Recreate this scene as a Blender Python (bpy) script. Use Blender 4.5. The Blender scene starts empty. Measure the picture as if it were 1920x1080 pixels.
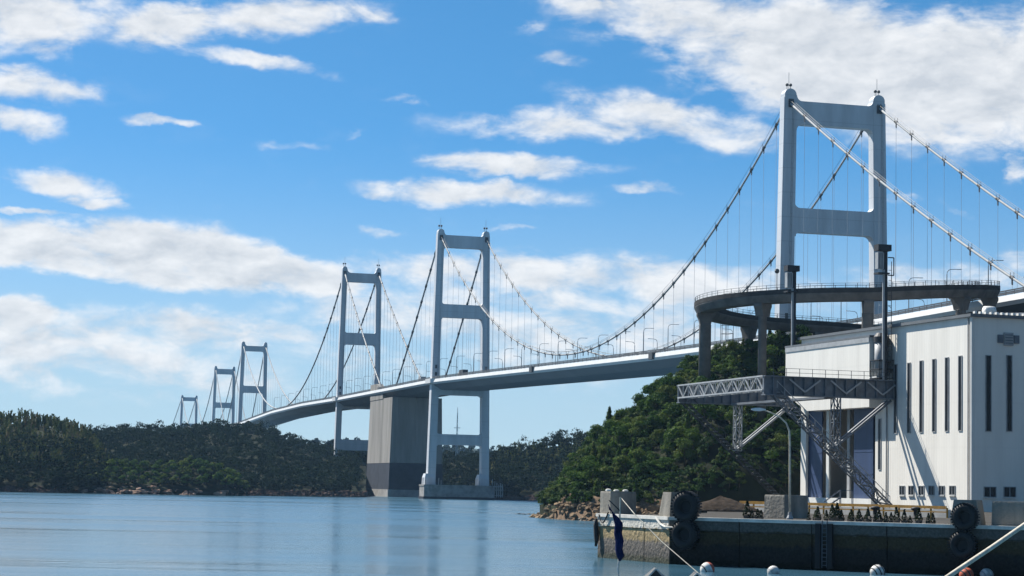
import bpy, math, random
import numpy as np
from mathutils import Vector, Matrix

random.seed(7)
RNG = np.random.default_rng(7)
scene = bpy.context.scene
col = scene.collection

# ------------------------------------------------------------------ camera
F = 4000.0                       # focal length in pixels of the 1920 px wide frame
HORIZON = 913.0
ROLL = math.radians(1.2)
CAM = Vector((0, 0, 6.0))
pitch = math.atan((HORIZON - 540) / F)
fwd = Vector((0, math.cos(pitch), math.sin(pitch)))
r0 = Vector((1, 0, 0)); u0 = Vector((0, -math.sin(pitch), math.cos(pitch)))
RIGHT = r0 * math.cos(ROLL) + u0 * math.sin(ROLL)
UP = u0 * math.cos(ROLL) - r0 * math.sin(ROLL)
cam_data = bpy.data.cameras.new('camera')
cam_data.sensor_width = 36.0
cam_data.lens = 36.0 * F / 1920.0
cam_data.clip_start = 0.5
cam_data.clip_end = 30000
cam = bpy.data.objects.new('camera', cam_data)
M = Matrix((RIGHT, UP, -fwd)).transposed().to_4x4()
M.translation = CAM
cam.matrix_world = M
col.objects.link(cam)
scene.camera = cam

# ------------------------------------------------------------------ light and exposure
SUN_AZ = math.atan2(-0.72, 0.69)          # left of the view, beyond the bridge
SUN_EL = math.radians(47)
SKY = 0.05
CLOUD_LO = (6.4, 6.8, 7.3); CLOUD_HI = (9.5, 9.6, 9.7)
sun_dir = Vector((math.sin(SUN_AZ) * math.cos(SUN_EL), math.cos(SUN_AZ) * math.cos(SUN_EL), math.sin(SUN_EL)))
sd = bpy.data.lights.new('sun', 'SUN')
sd.energy = 5.0; sd.angle = math.radians(0.55); sd.color = (1.0, 0.955, 0.88)
sun = bpy.data.objects.new('sun', sd)
sun.rotation_euler = sun_dir.to_track_quat('Z', 'Y').to_euler()
sun.location = (0, 0, 300)
col.objects.link(sun)
scene.view_settings.view_transform = 'Standard'
scene.view_settings.look = 'None'
scene.view_settings.exposure = 1.0
scene.view_settings.gamma = 1.0
scene.cycles.max_bounces = 6
scene.cycles.diffuse_bounces = 3
scene.cycles.glossy_bounces = 3
scene.cycles.volume_bounces = 0
scene.cycles.use_denoising = True
scene.cycles.sample_clamp_indirect = 6.0


# ------------------------------------------------------------------ pixel helpers
def ray(px, py):
    return fwd + RIGHT * ((px - 960) / F) - UP * ((py - 540) / F)


def P(px, py, D):
    """world point on the ray of a photo pixel at distance D along the ground"""
    d = ray(px, py)
    return CAM + d * (D / d.y)


def PZ(px, D, z):
    a = P(px, 0, D); b = P(px, 1000, D)
    t = (z - a.z) / (b.z - a.z)
    return a + (b - a) * t


def G(px, py, z=0.0):
    d = ray(px, py)
    return CAM + d * ((z - CAM.z) / d.z)


# ------------------------------------------------------------------ world: sky with clouds
def make_world():
    w = bpy.data.worlds.new('World'); scene.world = w; w.use_nodes = True
    nt = w.node_tree; N = nt.nodes; L = nt.links
    N.clear()
    out = N.new('ShaderNodeOutputWorld'); bg = N.new('ShaderNodeBackground')
    bg.inputs['Strength'].default_value = SKY
    L.new(bg.outputs[0], out.inputs[0])

    def mth(tree, op, a, b=None, c=None, clamp=False):
        n = tree.nodes.new('ShaderNodeMath'); n.operation = op; n.use_clamp = clamp
        for i, v in enumerate((a, b, c)):
            if v is None: continue
            if isinstance(v, (int, float)): n.inputs[i].default_value = v
            else: tree.links.new(v, n.inputs[i])
        return n.outputs[0]

    # --- cloud density group; input: (azimuth, elevation) in hundredths of a radian
    g = bpy.data.node_groups.new('cloud_density', 'ShaderNodeTree')
    g.interface.new_socket('Vector', in_out='INPUT', socket_type='NodeSocketVector')
    g.interface.new_socket('Density', in_out='OUTPUT', socket_type='NodeSocketFloat')
    gi = g.nodes.new('NodeGroupInput'); go = g.nodes.new('NodeGroupOutput')

    def noise(scale, detail, rough, sx=1.0, sy=1.0, off=0.0, dist=0.0):
        mp = g.nodes.new('ShaderNodeMapping')
        mp.inputs['Scale'].default_value = (sx, sy, 1)
        mp.inputs['Location'].default_value = (off, off * 1.7, off * 0.3)
        g.links.new(gi.outputs[0], mp.inputs[0])
        n = g.nodes.new('ShaderNodeTexNoise')
        n.inputs['Scale'].default_value = scale; n.inputs['Detail'].default_value = detail
        n.inputs['Roughness'].default_value = rough; n.inputs['Distortion'].default_value = dist
        g.links.new(mp.outputs[0], n.inputs['Vector'])
        return n.outputs['Fac'], n.outputs['Color']
    # warp the coordinates a little so that no ellipse shows
    wf, wc = noise(0.4, 5, 0.6, 1.0, 1.6, 3.1)
    vm = g.nodes.new('ShaderNodeVectorMath'); vm.operation = 'SUBTRACT'
    g.links.new(wc, vm.inputs[0]); vm.inputs[1].default_value = (0.5, 0.5, 0.5)
    vs = g.nodes.new('ShaderNodeVectorMath'); vs.operation = 'MULTIPLY'
    g.links.new(vm.outputs[0], vs.inputs[0]); vs.inputs[1].default_value = (3.4, 1.3, 0)
    va = g.nodes.new('ShaderNodeVectorMath'); va.operation = 'ADD'
    g.links.new(gi.outputs[0], va.inputs[0]); g.links.new(vs.outputs[0], va.inputs[1])
    wsep = g.nodes.new('ShaderNodeSeparateXYZ'); g.links.new(va.outputs[0], wsep.inputs[0])
    # photo-pixel ellipses: cx, cy, rx, ry, amount, tilt(deg, + = right end up)
    blobs = [
        (40, 25, 190, 75, 1.0, 10), (110, 70, 90, 40, .7, 20), (330, 45, 150, 42, 1.0, 8), (520, 28, 190, 40, .95, 6), (670, 25, 70, 22, .6, -8),
        (70, 165, 130, 34, .78, -6), (40, 228, 90, 28, .75, -5),
        (480, 114, 170, 20, .62, -6), (300, 227, 62, 11, .55, 0), (520, 271, 110, 9, .28, 0),
        (120, 345, 115, 26, .72, -4), (180, 380, 62, 15, .68, -3), (40, 397, 100, 8, .8, -5),
        (70, 458, 210, 48, 1.25, -4), (265, 468, 140, 56, 1.3, -3), (415, 488, 130, 58, 1.3, -10), (560, 520, 150, 40, 1.1, -6), (200, 500, 330, 30, 1.0, -4),
        (120, 645, 360, 78, .78, 0), (350, 622, 220, 46, .80, 0), (540, 624, 120, 28, .66, 0), (30, 590, 110, 34, .9, 0), (200, 700, 420, 60, .5, 0),
        (870, 362, 215, 27, .95, 0), (960, 311, 180, 24, .85, 0), (720, 366, 70, 12, .6, 0),
        (960, 512, 340, 42, .92, 0), (1240, 528, 320, 50, .9, -3), (1020, 560, 360, 34, .62, -3), (1120, 625, 460, 52, .66, 0), (750, 585, 280, 55, .55, 0), (900, 680, 500, 50, .4, 0), (730, 440, 50, 10, .5, 0),
        (1330, 45, 330, 70, .95, -6), (1560, 110, 340, 120, 1.25, -8), (1830, 150, 310, 130, 1.3, 0), (1120, 8, 140, 22, .8, -6), (1800, 245, 240, 40, .8, 0),
        (1090, 232, 300, 34, .74, 2), (1250, 220, 240, 42, .72, -8), (1370, 262, 120, 28, .55, -6), (1060, 110, 60, 15, .4, 0), (1010, 40, 60, 18, .35, 30),
        (1215, 355, 85, 11, .5, -3), (1690, 372, 30, 14, .45, 0), (1912, 315, 26, 30, .6, 0), (1800, 395, 60, 12, .3, -20),
        (1750, 520, 200, 34, .6, 0), (1910, 480, 60, 30, .5, 0), (780, 192, 55, 8, .4, -5), (955, 430, 60, 8, .3, 0), (680, 245, 40, 8, .25, 30),
    ]
    total = None
    for (cx, cy, rx, ry, amt, tilt) in blobs:
        d = ray(cx, cy); az = math.atan2(d.x, d.y) * 100; el = math.atan2(d.z, math.hypot(d.x, d.y)) * 100
        mp = g.nodes.new('ShaderNodeMapping'); mp.vector_type = 'TEXTURE'
        mp.inputs['Location'].default_value = (az, el, 0)
        mp.inputs['Rotation'].default_value = (0, 0, math.radians(tilt) - ROLL)
        k = 100.0 / F * 1.25
        mp.inputs['Scale'].default_value = (rx * k, ry * k, 1e6)
        cv = g.nodes.new('ShaderNodeCombineXYZ')            # z only carries the running sum, so that the nodes are evaluated one after another
        g.links.new(wsep.outputs[0], cv.inputs[0]); g.links.new(wsep.outputs[1], cv.inputs[1])
        if total is not None: g.links.new(total, cv.inputs[2])
        g.links.new(cv.outputs[0], mp.inputs[0])
        ln = g.nodes.new('ShaderNodeVectorMath'); ln.operation = 'LENGTH'
        g.links.new(mp.outputs[0], ln.inputs[0])
        mr = g.nodes.new('ShaderNodeMapRange'); mr.interpolation_type = 'SMOOTHERSTEP'
        mr.inputs['From Min'].default_value = 1.25; mr.inputs['From Max'].default_value = 0.1
        mr.inputs['To Min'].default_value = 0; mr.inputs['To Max'].default_value = amt
        g.links.new(ln.outputs['Value'], mr.inputs['Value'])
        total = mr.outputs[0] if total is None else mth(g, 'SMOOTH_MAX', total, mr.outputs[0], 0.12)
    # broken cloud over the unseen rest of the sky, thinned to lower the ambient light
    bf, _ = noise(0.055, 3, 0.5, 1.0, 2.0, 11.0)
    sx = g.nodes.new('ShaderNodeSeparateXYZ'); g.links.new(gi.outputs[0], sx.inputs[0])
    ax = mth(g, 'ABSOLUTE', sx.outputs[0])
    e1 = g.nodes.new('ShaderNodeMapRange'); e1.inputs['From Min'].default_value = 23; e1.inputs['From Max'].default_value = 34
    g.links.new(ax, e1.inputs['Value'])
    e2 = g.nodes.new('ShaderNodeMapRange'); e2.inputs['From Min'].default_value = 23; e2.inputs['From Max'].default_value = 32
    g.links.new(sx.outputs[1], e2.inputs['Value'])
    outside = mth(g, 'MAXIMUM', e1.outputs[0], e2.outputs[0])
    gen = g.nodes.new('ShaderNodeMapRange'); gen.inputs['From Min'].default_value = 0.56; gen.inputs['From Max'].default_value = 0.78
    g.links.new(bf, gen.inputs['Value'])
    gen_m = mth(g, 'MULTIPLY', gen.outputs[0], outside)
    total = mth(g, 'MAXIMUM', total, gen_m)
    g.links.new(total, go.inputs[0])

    def fractal(vec, loc):
        res = None
        for sc, det, rg, sx_, sy_, wgt in ((0.62, 6, 0.56, 0.6, 1.3, 0.92), (3.0, 3, 0.55, 0.8, 1.1, 0.08)):
            mp = N.new('ShaderNodeMapping'); mp.inputs['Scale'].default_value = (sx_, sy_, 1)
            mp.inputs['Location'].default_value = (loc[0] * sx_, loc[1] * sy_, sc)
            L.new(vec, mp.inputs[0])
            n = N.new('ShaderNodeTexNoise'); n.inputs['Scale'].default_value = sc; n.inputs['Detail'].default_value = det
            n.inputs['Roughness'].default_value = rg; n.inputs['Distortion'].default_value = 0.3
            L.new(mp.outputs[0], n.inputs['Vector'])
            w_ = mth(nt, 'MULTIPLY', n.outputs['Fac'], wgt)
            res = w_ if res is None else mth(nt, 'ADD', res, w_)
        return res

    # --- world tree
    tc = N.new('ShaderNodeTexCoord')
    sep = N.new('ShaderNodeSeparateXYZ'); L.new(tc.outputs['Generated'], sep.inputs[0])
    az = mth(nt, 'MULTIPLY', mth(nt, 'ARCTAN2', sep.outputs[0], sep.outputs[1]), 100)
    el = mth(nt, 'MULTIPLY', mth(nt, 'ARCSINE', sep.outputs[2]), 100)
    cmb = N.new('ShaderNodeCombineXYZ'); L.new(az, cmb.inputs[0]); L.new(el, cmb.inputs[1])
    d1 = N.new('ShaderNodeGroup'); d1.node_tree = g; L.new(cmb.outputs[0], d1.inputs[0])
    total = d1.outputs[0]
    na = fractal(cmb.outputs[0], (0, 0)); nb = fractal(cmb.outputs[0], (-0.35, 0.75))
    gate = mth(nt, 'MINIMUM', mth(nt, 'MULTIPLY', total, 2.4), 1.0)
    den = mth(nt, 'ADD', total, mth(nt, 'MULTIPLY', mth(nt, 'MULTIPLY', mth(nt, 'SUBTRACT', na, 0.5), 2.3), gate))
    dm = N.new('ShaderNodeMapRange'); dm.interpolation_type = 'SMOOTHSTEP'
    dm.inputs['From Min'].default_value = 0.10; dm.inputs['From Max'].default_value = 1.02
    L.new(den, dm.inputs['Value'])
    alpha = dm.outputs[0]
    # lit where the cloud thins out toward the light, greyer in its thick middle
    slope = mth(nt, 'SUBTRACT', na, nb)
    shade = mth(nt, 'ADD', mth(nt, 'MULTIPLY_ADD', slope, 1.6, 0.60), mth(nt, 'MULTIPLY', mth(nt, 'SUBTRACT', den, 0.7), -0.22), clamp=True)
    ramp = N.new('ShaderNodeValToRGB')
    ramp.color_ramp.elements[0].position = 0.22; ramp.color_ramp.elements[0].color = (CLOUD_LO[0], CLOUD_LO[1], CLOUD_LO[2], 1)
    ramp.color_ramp.elements[1].position = 0.80; ramp.color_ramp.elements[1].color = (CLOUD_HI[0], CLOUD_HI[1], CLOUD_HI[2], 1)
    L.new(shade, ramp.inputs[0])
    # sky: the whole dome of a clear-air Nishita sky; azimuths kept, low elevations read a little higher up
    up = N.new('ShaderNodeMath'); up.operation = 'MULTIPLY_ADD'; L.new(sep.outputs[2], up.inputs[0])
    up.inputs[1].default_value = 2.6; up.inputs[2].default_value = 0.035
    cb2 = N.new('ShaderNodeCombineXYZ'); L.new(sep.outputs[0], cb2.inputs[0]); L.new(sep.outputs[1], cb2.inputs[1]); L.new(up.outputs[0], cb2.inputs[2])
    nv = N.new('ShaderNodeVectorMath'); nv.operation = 'NORMALIZE'; L.new(cb2.outputs[0], nv.inputs[0])
    sky = N.new('ShaderNodeTexSky'); sky.sky_type = 'NISHITA'; sky.sun_disc = False
    sky.sun_elevation = SUN_EL; sky.sun_rotation = SUN_AZ
    sky.air_density = 1.0; sky.dust_density = 0.15; sky.ozone_density = 3.2; sky.altitude = 0
    L.new(nv.outputs[0], sky.inputs[0])
    hs = N.new('ShaderNodeHueSaturation'); hs.inputs['Hue'].default_value = 0.489; hs.inputs['Saturation'].default_value = 1.28; hs.inputs['Value'].default_value = 1.45
    L.new(sky.outputs[0], hs.inputs['Color'])
    mix = N.new('ShaderNodeMix'); mix.data_type = 'RGBA'
    L.new(mth(nt, 'MULTIPLY', alpha, 0.93), mix.inputs[0])
    hz_ = N.new('ShaderNodeMapRange'); hz_.interpolation_type = 'SMOOTHSTEP'
    hz_.inputs['From Min'].default_value = 17.0; hz_.inputs['From Max'].default_value = 1.0; hz_.inputs['To Max'].default_value = 0.82
    L.new(el, hz_.inputs['Value'])
    pale = N.new('ShaderNodeMix'); pale.data_type = 'RGBA'; L.new(hz_.outputs[0], pale.inputs[0]); L.new(hs.outputs[0], pale.inputs[6])
    pale.inputs[7].default_value = (5.0, 6.5, 7.3, 1)
    L.new(pale.outputs[2], mix.inputs[6]); L.new(ramp.outputs[0], mix.inputs[7])
    L.new(mix.outputs[2], bg.inputs[0])
    w.cycles.sampling_method = 'MANUAL'; w.cycles.sample_map_resolution = 1024


make_world()


# ------------------------------------------------------------------ materials
def mat(name, color, rough=0.8, var=0.12, scale=0.6, metal=0.0, bump=0.0, bump_scale=4.0, streak=False, spec=0.4, dark=None, obj_var=0.0):
    m = bpy.data.materials.new(name); m.use_nodes = True
    nt = m.node_tree; N = nt.nodes; L = nt.links
    b = N['Principled BSDF']
    b.inputs['Roughness'].default_value = rough; b.inputs['Metallic'].default_value = metal
    b.inputs['Specular IOR Level'].default_value = spec if rough < 0.85 else min(spec, 0.05)
    geo = N.new('ShaderNodeNewGeometry')
    mp = N.new('ShaderNodeMapping'); L.new(geo.outputs['Position'], mp.inputs[0])
    mp.inputs['Scale'].default_value = (1, 1, 0.12 if streak else 1)
    n = N.new('ShaderNodeTexNoise'); n.inputs['Scale'].default_value = scale; n.inputs['Detail'].default_value = 7
    n.inputs['Roughness'].default_value = 0.62
    L.new(mp.outputs[0], n.inputs['Vector'])
    r = N.new('ShaderNodeValToRGB')
    dk = dark if dark else tuple(c * (1 - 2.2 * var) for c in color)
    lt = tuple(min(1, c * (1 + var)) for c in color)
    r.color_ramp.elements[0].position = 0.3; r.color_ramp.elements[0].color = (*dk, 1)
    r.color_ramp.elements[1].position = 0.68; r.color_ramp.elements[1].color = (*lt, 1)
    L.new(n.outputs['Fac'], r.inputs[0])
    cout = r.outputs[0]
    if obj_var:
        oi = N.new('ShaderNodeObjectInfo')
        mr = N.new('ShaderNodeMapRange'); mr.inputs['To Min'].default_value = 1 - obj_var; mr.inputs['To Max'].default_value = 1 + obj_var
        L.new(oi.outputs['Random'], mr.inputs['Value'])
        mx = N.new('ShaderNodeVectorMath'); mx.operation = 'SCALE'
        L.new(cout, mx.inputs[0]); L.new(mr.outputs[0], mx.inputs['Scale'])
        cout = mx.outputs[0]
    L.new(cout, b.inputs['Base Color'])
    if bump:
        n2 = N.new('ShaderNodeTexNoise'); n2.inputs['Scale'].default_value = bump_scale; n2.inputs['Detail'].default_value = 5
        L.new(geo.outputs['Position'], n2.inputs['Vector'])
        bp = N.new('ShaderNodeBump'); bp.inputs['Strength'].default_value = bump; bp.inputs['Distance'].default_value = 0.3
        L.new(n2.outputs['Fac'], bp.inputs['Height']); L.new(bp.outputs[0], b.inputs['Normal'])
    return m


def leaf_mat(name, cols, transl=0.25, attr=False):
    """foliage: colour per tree (object random, or a per-face species tint when many trees share a mesh)"""
    m = bpy.data.materials.new(name); m.use_nodes = True
    nt = m.node_tree; N = nt.nodes; L = nt.links
    N.remove(N['Principled BSDF'])
    out = N['Material Output']
    r = N.new('ShaderNodeValToRGB')
    els = r.color_ramp.elements
    while len(els) < len(cols): els.new(0.5)
    for i, c in enumerate(cols):
        els[i].position = i / (len(cols) - 1); els[i].color = (*c, 1)
    if attr:
        a = N.new('ShaderNodeAttribute'); a.attribute_name = 'tint'; L.new(a.outputs['Fac'], r.inputs[0])
    else:
        oi = N.new('ShaderNodeObjectInfo')
        a = N.new('ShaderNodeAttribute'); a.attribute_name = 'tint'
        ad = N.new('ShaderNodeMath'); ad.operation = 'MULTIPLY_ADD'
        L.new(a.outputs['Fac'], ad.inputs[0]); ad.inputs[1].default_value = 0.35
        sc = N.new('ShaderNodeMath'); sc.operation = 'MULTIPLY'; L.new(oi.outputs['Random'], sc.inputs[0]); sc.inputs[1].default_value = 0.65
        L.new(sc.outputs[0], ad.inputs[2]); L.new(ad.outputs[0], r.inputs[0])
    d = N.new('ShaderNodeBsdfDiffuse'); t = N.new('ShaderNodeBsdfTranslucent'); gl = N.new('ShaderNodeBsdfGlossy')
    gl.inputs['Roughness'].default_value = 0.5; gl.inputs['Color'].default_value = (0.5, 0.5, 0.5, 1)
    L.new(r.outputs[0], d.inputs[0]); L.new(r.outputs[0], t.inputs[0])
    mx = N.new('ShaderNodeMixShader'); mx.inputs[0].default_value = transl
    L.new(d.outputs[0], mx.inputs[1]); L.new(t.outputs[0], mx.inputs[2])
    m2 = N.new('ShaderNodeMixShader'); m2.inputs[0].default_value = 0.008
    L.new(mx.outputs[0], m2.inputs[1]); L.new(gl.outputs[0], m2.inputs[2])
    L.new(m2.outputs[0], out.inputs[0])
    return m


def water_mat():
    m = bpy.data.materials.new('sea_water'); m.use_nodes = True
    nt = m.node_tree; N = nt.nodes; L = nt.links; b = N['Principled BSDF']
    b.inputs['Base Color'].default_value = (0.035, 0.095, 0.14, 1)
    b.inputs['IOR'].default_value = 1.333
    geo = N.new('ShaderNodeNewGeometry')

    def nz(scale, sx, sy, det, ro=0.6):
        mp = N.new('ShaderNodeMapping'); mp.inputs['Scale'].default_value = (sx, sy, 1)
        mp.inputs['Rotation'].default_value = (0, 0, 0.12)
        L.new(geo.outputs['Position'], mp.inputs[0])
        n = N.new('ShaderNodeTexNoise'); n.inputs['Scale'].default_value = scale; n.inputs['Detail'].default_value = det
        n.inputs['Roughness'].default_value = ro
        L.new(mp.outputs[0], n.inputs['Vector'])
        return n.outputs['Fac']
    # calmer and rougher lanes of water
    r = N.new('ShaderNodeMapRange'); r.inputs['From Min'].default_value = 0.36; r.inputs['From Max'].default_value = 0.66
    r.inputs['To Min'].default_value = 0.12; r.inputs['To Max'].default_value = 0.30
    L.new(nz(0.02, .30, 1.5, 5), r.inputs['Value'])
    # the sheltered basin by the quay is calmer than the open strait
    sp = N.new('ShaderNodeSeparateXYZ'); L.new(geo.outputs['Position'], sp.inputs[0])
    cm = N.new('ShaderNodeMapRange'); cm.interpolation_type = 'SMOOTHSTEP'; cm.inputs['From Min'].default_value = 150; cm.inputs['From Max'].default_value = 520
    cm.inputs['To Min'].default_value = 0.75; cm.inputs['To Max'].default_value = 1.0; L.new(sp.outputs[1], cm.inputs['Value'])
    ml = N.new('ShaderNodeMath'); ml.operation = 'MULTIPLY'; L.new(r.outputs[0], ml.inputs[0]); L.new(cm.outputs[0], ml.inputs[1])
    L.new(ml.outputs[0], b.inputs['Roughness'])
    b1 = N.new('ShaderNodeBump'); b1.inputs['Strength'].default_value = 0.3; b1.inputs['Distance'].default_value = 0.1
    L.new(nz(0.9, 0.6, 1.0, 4), b1.inputs['Height'])
    b2 = N.new('ShaderNodeBump'); b2.inputs['Strength'].default_value = 0.2; b2.inputs['Distance'].default_value = 0.5
    L.new(nz(0.16, 0.45, 1.0, 4), b2.inputs['Height']); L.new(b1.outputs[0], b2.inputs['Normal'])
    L.new(b2.outputs[0], b.inputs['Normal'])
    return m


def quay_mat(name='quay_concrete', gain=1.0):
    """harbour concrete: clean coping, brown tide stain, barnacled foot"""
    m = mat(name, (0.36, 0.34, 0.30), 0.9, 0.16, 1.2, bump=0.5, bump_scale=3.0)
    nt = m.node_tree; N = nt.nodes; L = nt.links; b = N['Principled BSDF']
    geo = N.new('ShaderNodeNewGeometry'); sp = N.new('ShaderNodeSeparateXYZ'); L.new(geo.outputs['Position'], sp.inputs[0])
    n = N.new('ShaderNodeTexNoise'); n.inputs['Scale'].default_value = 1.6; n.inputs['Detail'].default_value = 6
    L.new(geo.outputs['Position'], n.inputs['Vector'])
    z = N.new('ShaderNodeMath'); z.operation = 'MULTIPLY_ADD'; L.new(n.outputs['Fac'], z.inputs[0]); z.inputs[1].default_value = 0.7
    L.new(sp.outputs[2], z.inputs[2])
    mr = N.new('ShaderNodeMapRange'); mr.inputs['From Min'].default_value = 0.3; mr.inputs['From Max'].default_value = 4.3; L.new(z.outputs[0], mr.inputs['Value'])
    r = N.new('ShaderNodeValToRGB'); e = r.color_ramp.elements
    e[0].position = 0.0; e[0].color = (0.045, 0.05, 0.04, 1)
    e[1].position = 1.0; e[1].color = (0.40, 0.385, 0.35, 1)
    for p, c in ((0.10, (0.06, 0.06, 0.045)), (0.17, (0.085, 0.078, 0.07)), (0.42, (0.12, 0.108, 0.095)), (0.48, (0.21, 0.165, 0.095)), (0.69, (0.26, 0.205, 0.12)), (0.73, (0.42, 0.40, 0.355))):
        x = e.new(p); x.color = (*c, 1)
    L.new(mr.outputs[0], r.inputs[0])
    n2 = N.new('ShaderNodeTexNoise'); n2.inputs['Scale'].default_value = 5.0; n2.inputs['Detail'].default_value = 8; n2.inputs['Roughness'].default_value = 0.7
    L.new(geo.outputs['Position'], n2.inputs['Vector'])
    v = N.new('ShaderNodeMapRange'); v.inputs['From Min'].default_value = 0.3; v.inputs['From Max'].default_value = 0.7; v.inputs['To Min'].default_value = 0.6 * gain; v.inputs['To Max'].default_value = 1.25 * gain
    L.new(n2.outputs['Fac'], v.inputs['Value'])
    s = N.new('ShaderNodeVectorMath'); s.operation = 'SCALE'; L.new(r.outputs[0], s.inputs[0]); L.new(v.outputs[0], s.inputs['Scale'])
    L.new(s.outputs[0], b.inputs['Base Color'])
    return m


def cladding_mat():
    """white-painted ribbed metal wall"""
    m = mat('white_cladding', (0.66, 0.635, 0.58), 0.55, 0.07, 0.45, streak=True, spec=0.3, dark=(0.60, 0.575, 0.525))
    nt = m.node_tree; N = nt.nodes; L = nt.links; b = N['Principled BSDF']
    geo = N.new('ShaderNodeNewGeometry')
    dt = N.new('ShaderNodeVectorMath'); dt.operation = 'DOT_PRODUCT'; L.new(geo.outputs['Position'], dt.inputs[0]); dt.inputs[1].default_value = (0.6, 0.8, 0)
    w = N.new('ShaderNodeMath'); w.operation = 'MULTIPLY'; L.new(dt.outputs['Value'], w.inputs[0]); w.inputs[1].default_value = 14
    s = N.new('ShaderNodeMath'); s.operation = 'SINE'; L.new(w.outputs[0], s.inputs[0])
    bp = N.new('ShaderNodeBump'); bp.inputs['Strength'].default_value = 0.12; bp.inputs['Distance'].default_value = 0.04
    L.new(s.outputs[0], bp.inputs['Height']); L.new(bp.outputs[0], b.inputs['Normal'])
    return m


def seams(m, step, depth):
    """thin horizontal joint lines between plates"""
    nt = m.node_tree; N = nt.nodes; L = nt.links; b = N['Principled BSDF']
    geo = N.new('ShaderNodeNewGeometry'); sp = N.new('ShaderNodeSeparateXYZ'); L.new(geo.outputs['Position'], sp.inputs[0])
    fr = N.new('ShaderNodeMath'); fr.operation = 'PINGPONG'; L.new(sp.outputs[2], fr.inputs[0]); fr.inputs[1].default_value = step / 2
    mr = N.new('ShaderNodeMapRange'); mr.inputs['From Min'].default_value = 0.05; mr.inputs['From Max'].default_value = 0.16
    mr.inputs['To Min'].default_value = 1 - depth; mr.inputs['To Max'].default_value = 1.0; L.new(fr.outputs[0], mr.inputs['Value'])
    src = b.inputs['Base Color'].links[0].from_socket
    sc = N.new('ShaderNodeVectorMath'); sc.operation = 'SCALE'; L.new(src, sc.inputs[0]); L.new(mr.outputs[0], sc.inputs['Scale'])
    L.new(sc.outputs[0], b.inputs['Base Color'])
    return m


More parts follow.
